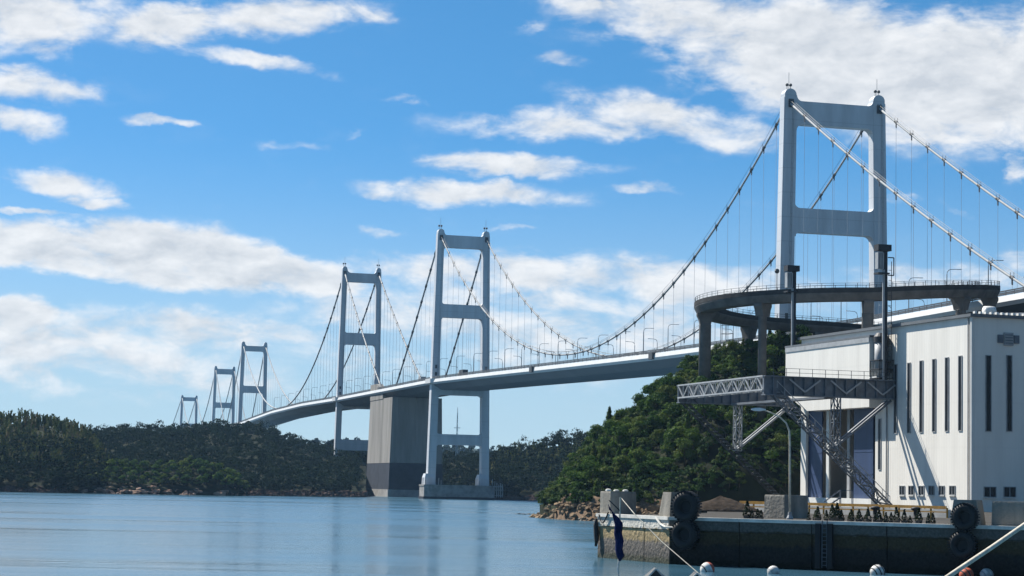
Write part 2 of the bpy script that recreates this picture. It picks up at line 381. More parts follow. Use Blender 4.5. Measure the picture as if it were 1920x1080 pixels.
MT = dict(
    tower=seams(mat('tower_paint', (0.50, 0.52, 0.545), 0.5, 0.08, 0.3, streak=True), 7.0, 0.16),
    deck=mat('girder_shaded', (0.10, 0.112, 0.13), 0.55, 0.08, 0.12),  # colour darkened to carry the shade under the deck
    fairing=mat('fairing_white', (0.52, 0.52, 0.51), 0.45, 0.05, 0.2),
    road=mat('bridge_asphalt', (0.045, 0.045, 0.047), 0.9, 0.1, 0.5),
    rail=mat('railing_steel', (0.05, 0.055, 0.06), 0.6, 0.1, 1.0),
    cable=mat('cable_wrap', (0.26, 0.275, 0.285), 0.7, 0.08, 0.4),
    band=mat('cable_band', (0.05, 0.055, 0.06), 0.6, 0.1, 1.0),
    hanger=mat('hanger_rope', (0.32, 0.35, 0.38), 0.5, 0.05, 1.0),
    lamp=mat('lamp_steel', (0.22, 0.24, 0.25), 0.5, 0.06, 1.0),
    lamphead=mat('lamp_glass', (0.60, 0.62, 0.62), 0.3, 0.05, 1.0),
    anch=mat('anchorage_concrete', (0.26, 0.25, 0.232), 0.9, 0.18, 0.16, streak=True, bump=0.2, bump_scale=0.8),
    anchdark=mat('anchorage_foot_dark', (0.05, 0.056, 0.07), 0.9, 0.15, 0.2, bump=0.2, bump_scale=0.8),  # darker tone for the lower block and the pier footing
    pier=mat('pier_concrete', (0.30, 0.29, 0.275), 0.9, 0.2, 0.35, bump=0.3, bump_scale=1.5),
    ramp=mat('ramp_concrete', (0.125, 0.122, 0.118), 0.9, 0.16, 0.4, bump=0.2),
    rampwall=mat('ramp_parapet', (0.05, 0.05, 0.05), 0.9, 0.15, 0.4, bump=0.2),
    clad=seams(cladding_mat(), 6.6, 0.03),
    trim=mat('white_trim', (0.66, 0.65, 0.61), 0.5, 0.05, 0.5),
    roof=mat('roof_sheet', (0.11, 0.12, 0.13), 0.6, 0.1, 0.5),
    glass=mat('dark_glass', (0.008, 0.009, 0.011), 0.35, 0.1, 0.6, spec=0.2),
    frame=mat('window_frame', (0.07, 0.08, 0.085), 0.5, 0.1, 1.0),
    blue=mat('blue_door', (0.024, 0.044, 0.105), 0.5, 0.12, 0.5, streak=True),
    dark=mat('dark_interior', (0.02, 0.02, 0.024), 0.9, 0.2, 0.5),
    steel=mat('gantry_steel', (0.12, 0.135, 0.155), 0.6, 0.18, 0.8),
    lsteel=mat('pale_steel', (0.30, 0.31, 0.315), 0.55, 0.12, 0.8),
    msteel=mat('mast_steel', (0.02, 0.021, 0.024), 0.6, 0.15, 0.8),
    quay=quay_mat('quay_concrete', 1.25),  # brightened for the end face, its sunlight put into the colour
    quaydark=quay_mat('quay_shaded', 0.26),  # same concrete darkened for the long face, its shade put into the colour
    apron=mat('apron_concrete', (0.065, 0.06, 0.053), 0.9, 0.15, 0.2),
    coping=mat('coping_concrete', (0.60, 0.58, 0.53), 0.85, 0.14, 0.9),
    block=mat('block_concrete', (0.24, 0.225, 0.195), 0.9, 0.2, 0.9, streak=True, bump=0.3),
    rubber=mat('tyre_rubber', (0.012, 0.012, 0.013), 0.7, 0.2, 1.5),
    yellow=mat('yellow_paint', (0.42, 0.22, 0.035), 0.6, 0.2, 2.0),
    rock=mat('shore_rock', (0.25, 0.18, 0.115), 0.95, 0.25, 0.7, bump=0.6, bump_scale=2.5, obj_var=0.3),
    rockfar=mat('far_shore_rock', (0.27, 0.18, 0.135), 0.95, 0.25, 0.35, bump=0.6, bump_scale=1.0, obj_var=0.3),
    rockwet=mat('wet_rock', (0.07, 0.06, 0.045), 0.8, 0.25, 0.6, obj_var=0.3),
    rubble=mat('dark_shore_rock', (0.075, 0.052, 0.045), 0.95, 0.3, 0.3, bump=0.4, bump_scale=0.8),
    soil=mat('hill_soil', (0.10, 0.085, 0.05), 0.95, 0.3, 0.25, bump=0.5, bump_scale=0.8),
    heap=mat('heap_earth', (0.055, 0.042, 0.032), 0.95, 0.28, 0.8, bump=0.6, bump_scale=1.5),
    earth=mat('earth_bank', (0.15, 0.105, 0.07), 0.95, 0.28, 0.5, bump=0.6, bump_scale=1.2),
    ground=mat('forest_floor', (0.018, 0.022, 0.012), 0.95, 0.3, 0.2),
    bark=mat('bark', (0.10, 0.08, 0.06), 0.95, 0.2, 2.0),
    leaf=leaf_mat('leaf', [(0.0145, 0.0348, 0.0116), (0.0319, 0.0696, 0.0159), (0.0609, 0.1087, 0.0203), (0.0928, 0.1131, 0.0290), (0.0377, 0.0841, 0.0217)]),
    leaf_far=leaf_mat('leaf_far', [(0.006, 0.015, 0.010), (0.009, 0.020, 0.011), (0.014, 0.026, 0.013), (0.026, 0.030, 0.018)], attr=True),
    bamboo=leaf_mat('bamboo_leaf', [(0.0352, 0.0576, 0.0240), (0.0720, 0.0992, 0.0352), (0.1280, 0.1360, 0.0544), (0.1360, 0.1056, 0.0720)], attr=True),
    white=mat('white_float', (0.58, 0.56, 0.52), 0.7, 0.25, 2.0),
    orange=mat('orange_float', (0.45, 0.085, 0.04), 0.7, 0.15, 2.0),
    tarp=mat('dark_tarp', (0.03, 0.034, 0.036), 0.7, 0.2, 1.5),
    hull=mat('hull_paint', (0.30, 0.33, 0.34), 0.5, 0.15, 1.0),
    navy=mat('navy_cloth', (0.006, 0.014, 0.065), 0.85, 0.25, 2.0),
    rope=mat('pale_rope', (0.55, 0.51, 0.42), 0.9, 0.15, 4.0),
    shrub=leaf_mat('shrub_leaf', [(0.012, 0.018, 0.012), (0.02, 0.03, 0.016), (0.03, 0.035, 0.02)]),
    pot=mat('planter', (0.10, 0.09, 0.08), 0.9, 0.2, 2.0),
    water=water_mat(),
)


# ------------------------------------------------------------------ mesh builder
ORG = {}


class MB:
    def __init__(s):
        s.v = []; s.f = []

    def add(s, verts, faces):
        o = len(s.v); s.v += [tuple(p) for p in verts]; s.f += [tuple(i + o for i in f) for f in faces]; return s

    def hexa(s, b, t):
        """b, t: bottom and top rings (same count)"""
        n = len(b); f = [tuple(reversed(range(n))), tuple(range(n, 2 * n))]
        f += [(i, (i + 1) % n, n + (i + 1) % n, n + i) for i in range(n)]
        return s.add(list(b) + list(t), f)

    def box(s, c, hx, hy, hz):
        """centre and three half-axis vectors"""
        c = Vector(c); hx, hy, hz = Vector(hx), Vector(hy), Vector(hz)
        b = [c - hx - hy - hz, c + hx - hy - hz, c + hx + hy - hz, c - hx + hy - hz]
        return s.hexa(b, [p + hz * 2 for p in b])

    def loft(s, rings, cap=True):
        n = len(rings[0]); v = [p for r in rings for p in r]; f = []
        for k in range(len(rings) - 1):
            for i in range(n):
                j = (i + 1) % n
                f.append((k * n + i, k * n + j, (k + 1) * n + j, (k + 1) * n + i))
        if cap:
            f.append(tuple(reversed(range(n)))); f.append(tuple(range((len(rings) - 1) * n, len(rings) * n)))
        return s.add(v, f)

    def tube(s, pts, r, n=6, closed=False):
        pts = [Vector(p) for p in pts]; rings = []
        for i, p in enumerate(pts):
            a = pts[max(i - 1, 0)]; b = pts[min(i + 1, len(pts) - 1)]
            t = (b - a).normalized()
            ref = Vector((0, 0, 1)) if abs(t.z) < 0.95 else Vector((1, 0, 0))
            x = t.cross(ref).normalized(); y = x.cross(t)
            rr = r[i] if isinstance(r, (list, tuple)) else r
            rings.append([p + x * (math.cos(2 * math.pi * k / n) * rr) + y * (math.sin(2 * math.pi * k / n) * rr) for k in range(n)])
        return s.loft(rings)

    def bar(s, a, b, w, h=None):
        """rectangular bar"""
        a, b = Vector(a), Vector(b); h = h or w; t = (b - a).normalized()
        ref = Vector((0, 0, 1)) if abs(t.z) < 0.97 else Vector((0, 1, 0))
        x = t.cross(ref).normalized() * w / 2; y = x.cross(t).normalized() * h / 2
        return s.loft([[p - x - y, p + x - y, p + x + y, p - x + y] for p in (a, b)])

    def prism(s, poly, o, u, v, e):
        """polygon in plane (u,v) at o, extruded along e"""
        o, u, v, e = Vector(o), Vector(u), Vector(v), Vector(e)
        b = [o + u * x + v * y for x, y in poly]
        return s.hexa(b, [p + e for p in b])

    def lathe(s, prof, c, axis=(0, 0, 1), n=16):
        """prof: (radius, height) list"""
        c = Vector(c); a = Vector(axis).normalized()
        ref = Vector((0, 0, 1)) if abs(a.z) < 0.9 else Vector((1, 0, 0))
        x = a.cross(ref).normalized(); y = a.cross(x)
        rings = [[c + a * h + x * (math.cos(2 * math.pi * k / n) * r) + y * (math.sin(2 * math.pi * k / n) * r) for k in range(n)] for r, h in prof]
        return s.loft(rings)

    def torus(s, c, axis, R, r, n=28, m=10, flat=1.0):
        c = Vector(c); a = Vector(axis).normalized(); x = a.cross(Vector((0, 0, 1))).normalized(); y = a.cross(x)
        o = len(s.v)
        for i in range(n):
            th = 2 * math.pi * i / n; d = x * math.cos(th) + y * math.sin(th)
            for j in range(m):
                ph = 2 * math.pi * j / m
                s.v.append(tuple(c + d * (R + r * math.cos(ph)) + a * (r * flat * math.sin(ph))))
        for i in range(n):
            for j in range(m):
                s.f.append((o + i * m + j, o + ((i + 1) % n) * m + j, o + ((i + 1) % n) * m + (j + 1) % m, o + i * m + (j + 1) % m))
        return s

    def build(s, name, mt, parent=None, smooth=False, origin=None):
        vs = np.array(s.v, dtype=float)
        if origin is None:
            lo, hi = vs.min(0), vs.max(0); origin = Vector(((lo[0] + hi[0]) / 2, (lo[1] + hi[1]) / 2, lo[2]))
        origin = Vector(origin)
        me = bpy.data.meshes.new(name)
        me.from_pydata([tuple(Vector(p) - origin) for p in s.v], [], s.f)
        me.materials.append(MT[mt] if isinstance(mt, str) else mt)
        if smooth: me.polygons.foreach_set('use_smooth', [True] * len(me.polygons))
        me.update()
        o = bpy.data.objects.new(name, me); col.objects.link(o)
        ORG[o] = origin
        if parent:
            o.parent = parent; o.location = origin - ORG[parent]
        else:
            o.location = origin
        return o


def thing(name, label, cat, loc, group=None):
    o = bpy.data.objects.new(name, None); o.empty_display_size = 0.5; col.objects.link(o); o.location = Vector(loc); ORG[o] = Vector(loc)
    return tag(o, label, cat, group)


def tag(o, label, cat, group=None):
    o['label'] = label; o['category'] = cat
    if group: o['group'] = group
    return o


def kind(o, k):
    o['kind'] = k; return o


Z = Vector((0, 0, 1))


def V(x, y, z=0): return Vector((x, y, z))


# ================================================================== WATER
mb = MB().add([(-3000, -250, 0), (3000, -250, 0), (3000, 5200, 0), (-3000, 5200, 0)], [(0, 1, 2, 3)])
kind(mb.build('sea', 'water', origin=(0, 0, 0)), 'structure')


# ================================================================== TERRAIN
def smooth(t):
    t = max(0.0, min(1.0, t)); return t * t * (3 - 2 * t)


def nz2(x, y, s=1.0):
    return (math.sin(x * .13 * s + 1.3) * math.cos(y * .11 * s + .5) + .5 * math.sin(x * .31 * s + y * .23 * s) + .3 * math.sin(x * .7 * s - y * .53 * s + 2))


class Hill:
    """a hillside: photo columns give the shore line, the crest distance and the crest height"""
    def __init__(s, rows, tree_h, back=120, bump=1.0, power=1.0, foot=1.0):
        s.rows = rows; s.th = tree_h; s.back = back; s.bump = bump; s.pw = power; s.foot = foot
        s.px = [r[0] for r in rows]; s.ds = [r[1] for r in rows]; s.dc = [r[2] for r in rows]
        s.zc = [max(1.2, P(r[0], r[3], r[2]).z - tree_h) for r in rows]

    def at(s, px, k):
        """k 0 = shore, 1 = crest, 2 = back foot"""
        ds = float(np.interp(px, s.px, s.ds)); dc = float(np.interp(px, s.px, s.dc)); zc = float(np.interp(px, s.px, s.zc))
        if k <= 1:
            D = ds + (dc - ds) * k
            z = -1.0 + (s.foot + 1.0) * smooth(k / 0.06) + (zc - s.foot) * (smooth(k) * 0.55 + 0.45 * k) ** (float(np.interp(px, [1230, 1320], s.pw)) if isinstance(s.pw, tuple) else s.pw)
        else:
            D = dc + s.back * (k - 1); z = zc * (1 - smooth((k - 1) * 0.9) * 0.95)
        p = PZ(px, D, 0); z += s.bump * nz2(p.x, D) * min(1, max(0, k) * 4) * 0.6
        q = PZ(px, D, z); return Vector((q.x, q.y, z))

    def mesh(s, name, mt, npx=60, nk=26, k1=2.0):
        pxs = np.linspace(s.px[0], s.px[-1], npx); ks = np.concatenate([np.linspace(0, 0.1, 5), np.linspace(0.14, k1, nk)])
        m = MB(); v = [s.at(p, k) for k in ks for p in pxs]
        n = len(pxs); f = [(i * n + j, i * n + j + 1, (i + 1) * n + j + 1, (i + 1) * n + j) for i in range(len(ks) - 1) for j in range(n - 1)]
        m.add(v, f)
        return kind(m.build(name, mt, smooth=True), 'structure')


# px, shore distance, crest distance, tree-top y at the crest
near_hill = Hill([(1012, 432, 452, 940), (1030, 418, 462, 918), (1060, 408, 468, 884), (1100, 402, 470, 830), (1150, 398, 472, 790), (1200, 396, 472, 760),
                  (1250, 396, 472, 718), (1285, 397, 473, 690), (1310, 398, 474, 668), (1350, 398, 476, 652), (1420, 400, 478, 640), (1500, 400, 480, 626), (1620, 404, 485, 628), (1780, 410, 495, 625), (2050, 415, 505, 615)],
                 2.2, back=90, bump=0.8, power=(0.85, 0.48), foot=2.6)
near_hill.mesh('headland', 'ground', 90, 30)
right_hill = Hill([(600, 990, 1330, 842), (690, 1100, 1340, 842), (800, 1160, 1330, 840), (860, 1120, 1260, 842), (905, 1030, 1190, 850), (940, 1004, 1140, 838), (980, 996, 1120, 828), (1040, 985, 1110, 817), (1090, 975, 1100, 810), (1160, 965, 1090, 800), (1300, 950, 1090, 800)],
                  6.5, back=160, bump=1.5, power=0.7, foot=0.7)
right_hill.mesh('wooded_hill', 'ground', 80, 24)
left_ridge = Hill([(-120, 905, 1180, 800), (80, 905, 1190, 806), (185, 905, 1190, 808), (240, 905, 1190, 803), (290, 905, 1200, 800), (335, 905, 1210, 803), (380, 905, 1220, 796), (420, 905, 1230, 796), (480, 912, 1250, 795), (500, 920, 1260, 801), (525, 925, 1270, 813), (560, 935, 1290, 824), (620, 950, 1310, 833), (686, 968, 1330, 841)],
                  5.0, back=200, bump=1.2, power=0.75, foot=0.7)
left_ridge.mesh('wooded_ridge', 'ground', 80, 24)
left_hill = Hill([(-150, 820, 935, 770), (0, 825, 940, 772), (40, 827, 940, 768), (90, 828, 940, 774), (130, 832, 940, 780), (165, 838, 935, 796), (185, 845, 925, 822), (205, 860, 915, 862), (225, 880, 905, 905)],
                 6.0, back=120, bump=1.2, power=0.7, foot=0.6)
left_hill.mesh('bamboo_hill', 'ground', 50, 24)
cape = Hill([(98, 842, 858, 918), (115, 838, 870, 888), (150, 836, 880, 869), (200, 842, 888, 858), (260, 850, 890, 862), (310, 860, 893, 862), (360, 866, 896, 857), (405, 872, 897, 866), (440, 880, 898, 884), (465, 892, 905, 915)],
            4.2, back=45, bump=0.7, power=0.7, foot=1.6)
cape.mesh('cape', 'ground', 60, 20)
far_hill = Hill([(380, 2350, 2700, 838), (480, 2350, 2700, 832), (560, 2350, 2700, 829), (640, 2350, 2700, 829), (720, 2350, 2700, 833), (830, 2350, 2700, 839), (930, 2350, 2700, 846), (1100, 2350, 2700, 842), (1300, 2350, 2700, 840)], 6, back=400, bump=3, power=0.7)
far_hill.mesh('distant_hills', 'ground', 50, 16)

# quay ground
QA = G(1256, 970, 3.8)                                   # quay corner
QL = V(0.866, -0.5)                                      # long face direction
QN = V(-0.5, -0.866)
QE = V(-0.37, 0.929)                                     # end face direction
QEN = V(-0.929, -0.37)
ZQ = 3.8
QB = QA + QE * 14.4
poly = [QA, QA + QL * 75, V(330, 140, ZQ), V(330, 430, ZQ), V(62, 432, ZQ), V(42, 412, ZQ), V(31, 330, ZQ), V(20, 215, ZQ), QB + V(4.5, 2.5), QB]
INSET = 0.5
poly_in = [QA - QN * INSET - QEN * INSET * .3, QA + QL * 75 - QN * INSET] + poly[2:9] + [QB - QEN * INSET]
m = MB().hexa([V(p.x, p.y, -2) for p in poly_in], [V(p.x, p.y, ZQ) for p in poly_in])
apron = kind(m.build('quay', 'apron'), 'structure')
# concrete facing panels with open joints, and a coping along the edge
def facing(o, d, n, t0, t1, step, mt):
    t = t0
    while t < t1 - 0.05:
        e = min(t + step, t1)
        a = o + d * (t + 0.045); b = o + d * (e - 0.045)
        pr = random.uniform(-.03, .03)
        for z0, z1, out in ((-1.5, 2.74, pr), (2.80, 3.58, pr + .10)):
            mm = MB().hexa([V(a.x, a.y, z0) + n * out, V(b.x, b.y, z0) + n * out, V(b.x, b.y, z0) - n * INSET, V(a.x, a.y, z0) - n * INSET],
                           [V(a.x, a.y, z1) + n * out, V(b.x, b.y, z1) + n * out, V(b.x, b.y, z1) - n * INSET, V(a.x, a.y, z1) - n * INSET])
            mm.build('concrete_panel', mt, apron)
        c = o + d * ((t + e) / 2); c = V(c.x, c.y, 3.72)
        MB().box(c - n * 0.22, d * ((e - t) / 2 - .012), n * 0.42, Z * 0.135).build('coping_stone', 'coping', apron)
        t = e
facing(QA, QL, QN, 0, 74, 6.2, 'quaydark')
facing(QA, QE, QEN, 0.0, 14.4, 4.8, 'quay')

# earth bank behind the rocky shore and between quay and hill
m = MB(); rows = []
for k in range(9):
    r = []
    for i in range(40):
        px = 1004 + (1520 - 1004) * i / 39
        b = near_hill.at(px, 0.0)
        d = b.y - 3 + k * 1.1
        z = -0.6 + 5.0 * smooth(k / 8) + 0.5 * nz2(i * 3.1, k * 7.0, 3)
        z = -1 + (z + 1) * smooth((px - 1004) / 60 + .02)
        if k == 0: z = -1
        q = PZ(px, d, z); r.append(Vector((q.x, q.y, z)))
    rows.append(r)
m.add([p for r in rows for p in r], [(k * 40 + i, k * 40 + i + 1, (k + 1) * 40 + i + 1, (k + 1) * 40 + i) for k in range(8) for i in range(39)])
kind(m.build('earth_bank', 'earth', smooth=True), 'structure')

# ================================================================== BRIDGE GEOMETRY
TW = [  # px top centre, top y, distance, outer width top / at foot, leg width, leg depth, foot z
    dict(px=1562, y=182, D=606, wt=31.4, wb=34.5, lw=3.9, ld=3.3, z0=8, beams=[(196, 239), (395, 440)], low=[]),
    dict(px=868.5, y=436, D=960, wt=24.3, wb=28.0, lw=3.1, ld=3.4, z0=7.2, beams=[(443, 466), (572, 597)], low=[(727, 742), (815, 835)]),
    dict(px=678, y=504, D=1197, wt=22.2, wb=25.4, lw=2.8, ld=3.2, z0=4, beams=[(513, 530), (625, 647)], low=[(752, 767), (825, 845)]),
    dict(px=477, y=643, D=1537, wt=18.6, wb=21.5, lw=2.5, ld=2.8, z0=-1, beams=[(649, 659), (724, 737)], low=[]),
    dict(px=421.5, y=688, D=1677, wt=16.4, wb=18.8, lw=2.1, ld=2.5, z0=-1, beams=[(692, 702), (755, 765)], low=[]),
    dict(px=355, y=742, D=1877, wt=14.4, wb=16.0, lw=1.9, ld=2.2, z0=-1, beams=[(745, 752), (794, 800)], low=[]),
]
for t in TW:
    p = P(t['px'], t['y'], t['D']); t['X'] = p.x; t['top'] = p.z
YS = [380, 606, 960, 1197, 1537, 1677, 1877, 2200]
XS = [TW[0]['X'] + 0.24 * 226] + [t['X'] for t in TW] + [TW[5]['X'] - 0.29 * 323]
DZ_Y = [380, 606, 700, 790, 880, 960, 1300, 1400, 1537, 1677, 1877, 2200]; DZ = [49.6, 49.3, 49.7, 50.7, 51.8, 52.6, 53, 51.5, 46.5, 44.5, 43, 41]
HW_Y = [380, 606, 960, 1197, 1537, 1877, 2200]; HWV = [15.6, 15.6, 13.4, 12.2, 10.2, 8.2, 7.5]


def CX(y): return float(np.interp(y, YS, XS))
def DECK(y): return float(np.interp(y, DZ_Y, DZ))
def HW(y): return float(np.interp(y, HW_Y, HWV))
def AX(y):
    a = V(CX(y + 25) - CX(y - 25), 50).normalized(); return a
def LAT(y):
    a = AX(y); return V(a.y, -a.x)
def BP(y, lat, dz):
    """point on the bridge: distance, offset to the right, height above the road"""
    return V(CX(y), y, DECK(y) + dz) + LAT(y) * lat


def off_c(t, z):
    """leg centre offset from the tower axis at height z"""
    k = (t['top'] - z) / (t['top'] - 6.0)
    return (t['wt'] + (t['wb'] - t['wt']) * k) / 2 - t['lw'] / 2


def fillet_beam(t, zt, zb, r_top, r_bot, ld, zcut=None):
    """cross beam with rounded inner corners, in (lateral, z)"""
    pts = []
    n = 6
    xb = off_c(t, zb) - t['lw'] * 0.30; xt = off_c(t, zt) - t['lw'] * 0.30
    e = t['lw'] * 0.2                                   # inner face of the leg sits e inside xb
    xi = xb - e
    for s in (-1, 1):                                   # bottom edge, left to right
        arc = [(xi - r_bot * (1 - math.sin(a)), zb - r_bot * (1 - math.cos(a))) for a in np.linspace(math.pi / 2, 0, n)]
        arc = [(xb, zb - r_bot)] + arc
        pts += [(-x, z) for x, z in arc] if s < 0 else list(reversed(arc))
    xi = xt - e
    arc = [(xi - r_top * (1 - math.sin(a)), zt + r_top * (1 - math.cos(a))) for a in np.linspace(math.pi / 2, 0, n)]
    arc = [(xt, zt + r_top)] + arc
    pts += arc + [(-x, z) for x, z in reversed(arc)]
    return pts


def notch_ring(c, lat, ax, w, d, n):
    a, b = w / 2, d / 2
    q = [(-a + n, -b), (a - n, -b), (a - n, -b + n), (a, -b + n), (a, b - n), (a - n, b - n), (a - n, b), (-a + n, b), (-a + n, b - n), (-a, b - n), (-a, -b + n), (-a + n, -b + n)]
    return [c + lat * x + ax * y for x, y in q]


def make_tower(root, t, detail):
    ax, lat = AX(t['D']), LAT(t['D']); base = V(t['X'], t['D'], 0)
    for s in (-1, 1):
        rings = []
        zs = [t['z0'], t['z0'] + (t['top'] - t['z0']) * .33, t['z0'] + (t['top'] - t['z0']) * .66, t['top'] - 1.2]
        for z in zs:
            g = 1 + 0.18 * (t['top'] - z) / t['top']
            rings.append(notch_ring(base + lat * (s * off_c(t, z)) + Z * z, lat, ax, t['lw'] * g, t['ld'] * g, 0.12))
        leg = MB().loft(rings).build('tower_leg', 'tower', root)
        # saddle housing: rounded hood on the leg head
        c = base + lat * (s * off_c(t, t['top']))
        hw = t['lw'] * 0.46; prof = [(-hw, -2.0), (hw, -2.0), (hw, .2)] + [(hw * math.cos(a), .2 + hw * .95 * math.sin(a)) for a in np.linspace(.25, math.pi - .25, 7)] + [(-hw, .2)]
        sad = MB().prism(prof, c + Z * (t['top'] - .6) - ax * (t['ld'] * .46), lat, Z, ax * (t['ld'] * .92)).build('saddle_housing', 'tower', leg)
        if detail:
            MB().tube([c + Z * t['top'], c + Z * (t['top'] + 6.2)], 0.07, 5).build('antenna', 'lamp', leg)
            lm = MB()
            for dx in (-.9, .2):
                q = c + lat * dx - ax * .8 + Z * (t['top'] + .6)
                lm.tube([q, q + Z * 1.5], .09, 5); lm.lathe([(.05, 1.3), (.42, 1.5), (.45, 1.9), (.25, 2.2), (.05, 2.25)], q, n=8)
            lm.build('beacon', 'band', leg)
            # access hatches and a ladder up the camera-side face
            for zz in (DECK(t['D']) + 3.2, DECK(t['D']) + 6.4):
                q = base + lat * (s * off_c(t, zz)) - ax * (t['ld'] * (.5 + .09 * (t['top'] - zz) / t['top'])) + Z * zz
                MB().box(q, lat * .45, ax * .09, Z * .8).build('access_hatch', 'band', leg)
            ld_ = MB(); z1, z2 = DECK(t['D']) + 2, t['top'] - 3
            for e in (.55, 1.0):
                ld_.bar(*[base + lat * (s * off_c(t, z) + e) - ax * (t['ld'] * (.5 + .09 * (t['top'] - z) / t['top']) + .12) + Z * z for z in (z1, z2)], .06)
            for k in range(int((z2 - z1) / 1.6)):
                z = z1 + k * 1.6; q = base + lat * (s * off_c(t, z)) - ax * (t['ld'] * (.5 + .09 * (t['top'] - z) / t['top']) + .12) + Z * z
                ld_.bar(q + lat * .55, q + lat * 1.0, .06)
            ld_.build('ladder', 'lsteel', leg)
            # saddle opening below the hood, dark
            MB().box(c + Z * (t['top'] - 3.0) - ax * (t['ld'] * .5 + .05), lat * .75, ax * .25, Z * 1.2).build('saddle_plate', 'band', leg)
    for i, (yt, yb) in enumerate(t['beams'] + t['low']):
        zt, zb = P(t['px'], yt, t['D']).z, P(t['px'], yb, t['D']).z
        rt = t['lw'] * (0.95 if i == 0 else 0.42); rb = t['lw'] * 0.5
        if i == 0: rt = max(1.0, min(rt, t['top'] - zt - .6))
        d = t['ld'] * 0.97
        MB().prism(fillet_beam(t, zt, zb, rt, rb, d), base - ax * (d / 2), lat, Z, ax * d).build('crossbeam', 'tower', root)


def deck_section(name_root, root, y0, y1, step=11.0):
    ys = np.linspace(y0, y1, max(2, int((y1 - y0) / step)) + 1)
    gir = MB(); road = MB(); gr, rr = [], []
    fl = {-1: [], 1: []}
    for y in ys:
        h = HW(y)
        gr.append([BP(y, a, b) for a, b in ((-h + .4, .2), (-h + .2, -1.45), (-h + 4.2, -3.9), (h - 4.2, -3.9), (h - .2, -1.45), (h - .4, .2))])
        rr.append([BP(y, a, b) for a, b in ((-h + 1.2, .21), (h - 1.2, .21), (h - 1.2, .36), (-h + 1.2, .36))])
        for s in (-1, 1):
            fl[s].append([BP(y, s * a, b) for a, b in ((h - .5, .75), (h + .12, .65), (h + .62, -.75), (h + .15, -1.65), (h - .5, -1.45))])
    gir.loft(gr).build('deck_girder', 'deck', root)
    road.loft(rr).build('roadway', 'road', root)
    for s in (-1, 1):
        f = MB().loft(fl[s]).build('edge_fairing', 'fairing', root)
        g = MB()
        ps = np.arange(y0 + 1, y1 - 1, 4.0)
        for z in (1.75, 1.35, 1.0):
            pts = [BP(y, s * (HW(y) - .25), z) for y in ys]
            for a, b in zip(pts[:-1], pts[1:]): g.bar(a, b, .14, .3)
        for y in ps: g.bar(BP(y, s * (HW(y) - .25), .6), BP(y, s * (HW(y) - .25), 1.8), .16)
        g.build('guard_rail', 'rail', root)


def cable_pts(ya, za, yb, zb, sag, la, lb, n=48):
    """cable from (ya,za) to (yb,zb): sag below the chord at mid-span"""
    out = []
    for i in range(n + 1):
        k = i / n; y = ya + (yb - ya) * k; z = za + (zb - za) * k - sag * 4 * k * (1 - k)
        l = la + (lb - la) * k
        p = V(CX(y), y, 0) + LAT(min(max(y, ya + 26), yb - 26) if yb - ya > 60 else (ya + yb) / 2) * l
        out.append(V(p.x, p.y, z))
    return out


def cable_span(root, ya, za, yb, zb, sag, la, lb, r, hstep, n=48, band=True):
    for s in (-1, 1):
        pts = cable_pts(ya, za, yb, zb, sag, s * la, s * lb, n)
        c = MB().tube(pts, r, 8).build('main_cable', 'cable', root, smooth=True)
        if band:                                           # hand ropes along the cable
            hr = MB()
            for o in (-.42, .42):
                hr.tube([p + LAT(p.y) * o + Z * 1.15 for p in pts], .05, 4)
            hr.build('hand_rope', 'band', c)
        L = [0.0]
        y = ya + hstep
        while y < yb - hstep * .5:
            k = (y - ya) / (yb - ya); idx = k * n; i = int(idx); fr = idx - i
            p = pts[i].lerp(pts[min(i + 1, n)], fr)
            zd = DECK(y) + .3
            if p.z - zd > 1.2:
                dr = (pts[min(i + 1, n)] - pts[i]).normalized()
                h = MB().tube([V(p.x, p.y, zd), p], .045 if y < 1000 else .06, 5)
                hg = h.build('hanger', 'hanger', root)
                if y < 1250:
                    b = MB().tube([p - dr * .75, p + dr * .75], r * 1.38, 7)
                    b.box(p - Z * (r + .55), dr * .25, LAT(y) * .1, Z * .7)
                    if band: b.bar(p + LAT(y) * .42, p + LAT(y) * .42 + Z * 1.25, .1); b.bar(p - LAT(y) * .42, p - LAT(y) * .42 + Z * 1.25, .1)
                    b.build('cable_band', 'band', hg)
            y += hstep


def leg_off(t): return off_c(t, t['top'])


# ---- three bridges
B3 = thing('suspension_bridge', 'tall pale grey suspension bridge crossing behind the spiral ramp', 'bridge', V(TW[1]['X'], 960, 0), 'suspension bridges in line')
make_tower(B3, TW[0], True); make_tower(B3, TW[1], True)
deck_section('b3', B3, 382, 1085)
T = TW
cable_span(B3, 430, 38, 606, T[0]['top'] - 2.0, 3.2, 14.0, leg_off(T[0]), 0.32, 10.2, 24)
cable_span(B3, 606, T[0]['top'] - 2.0, 960, T[1]['top'] - 2.0, T[0]['top'] - 2.0 - 54.6, leg_off(T[0]), leg_off(T[1]), 0.30, 8.3, 64)
cable_span(B3, 960, T[1]['top'] - 2.0, 1045, 52, 1.5, leg_off(T[1]), 11.6, 0.40, 8.3, 16, band=False)
B2 = thing('suspension_bridge', 'grey suspension bridge beyond the tall concrete anchorage, running out to the wooded island', 'bridge', V(TW[2]['X'], 1197, 0), 'suspension bridges in line')
make_tower(B2, TW[2], True); make_tower(B2, TW[3], False)
deck_section('b2', B2, 1085.5, 1600)
cable_span(B2, 1075, 53, 1197, T[2]['top'] - 2.0, 2.5, 11.5, leg_off(T[2]), 0.40, 8.0, 16, band=False)
cable_span(B2, 1197, T[2]['top'] - 2.0, 1537, T[3]['top'] - 1.6, (T[2]['top'] + T[3]['top']) / 2 - 2 - 53.5, leg_off(T[2]), leg_off(T[3]), 0.42, 8.5, 56, band=False)
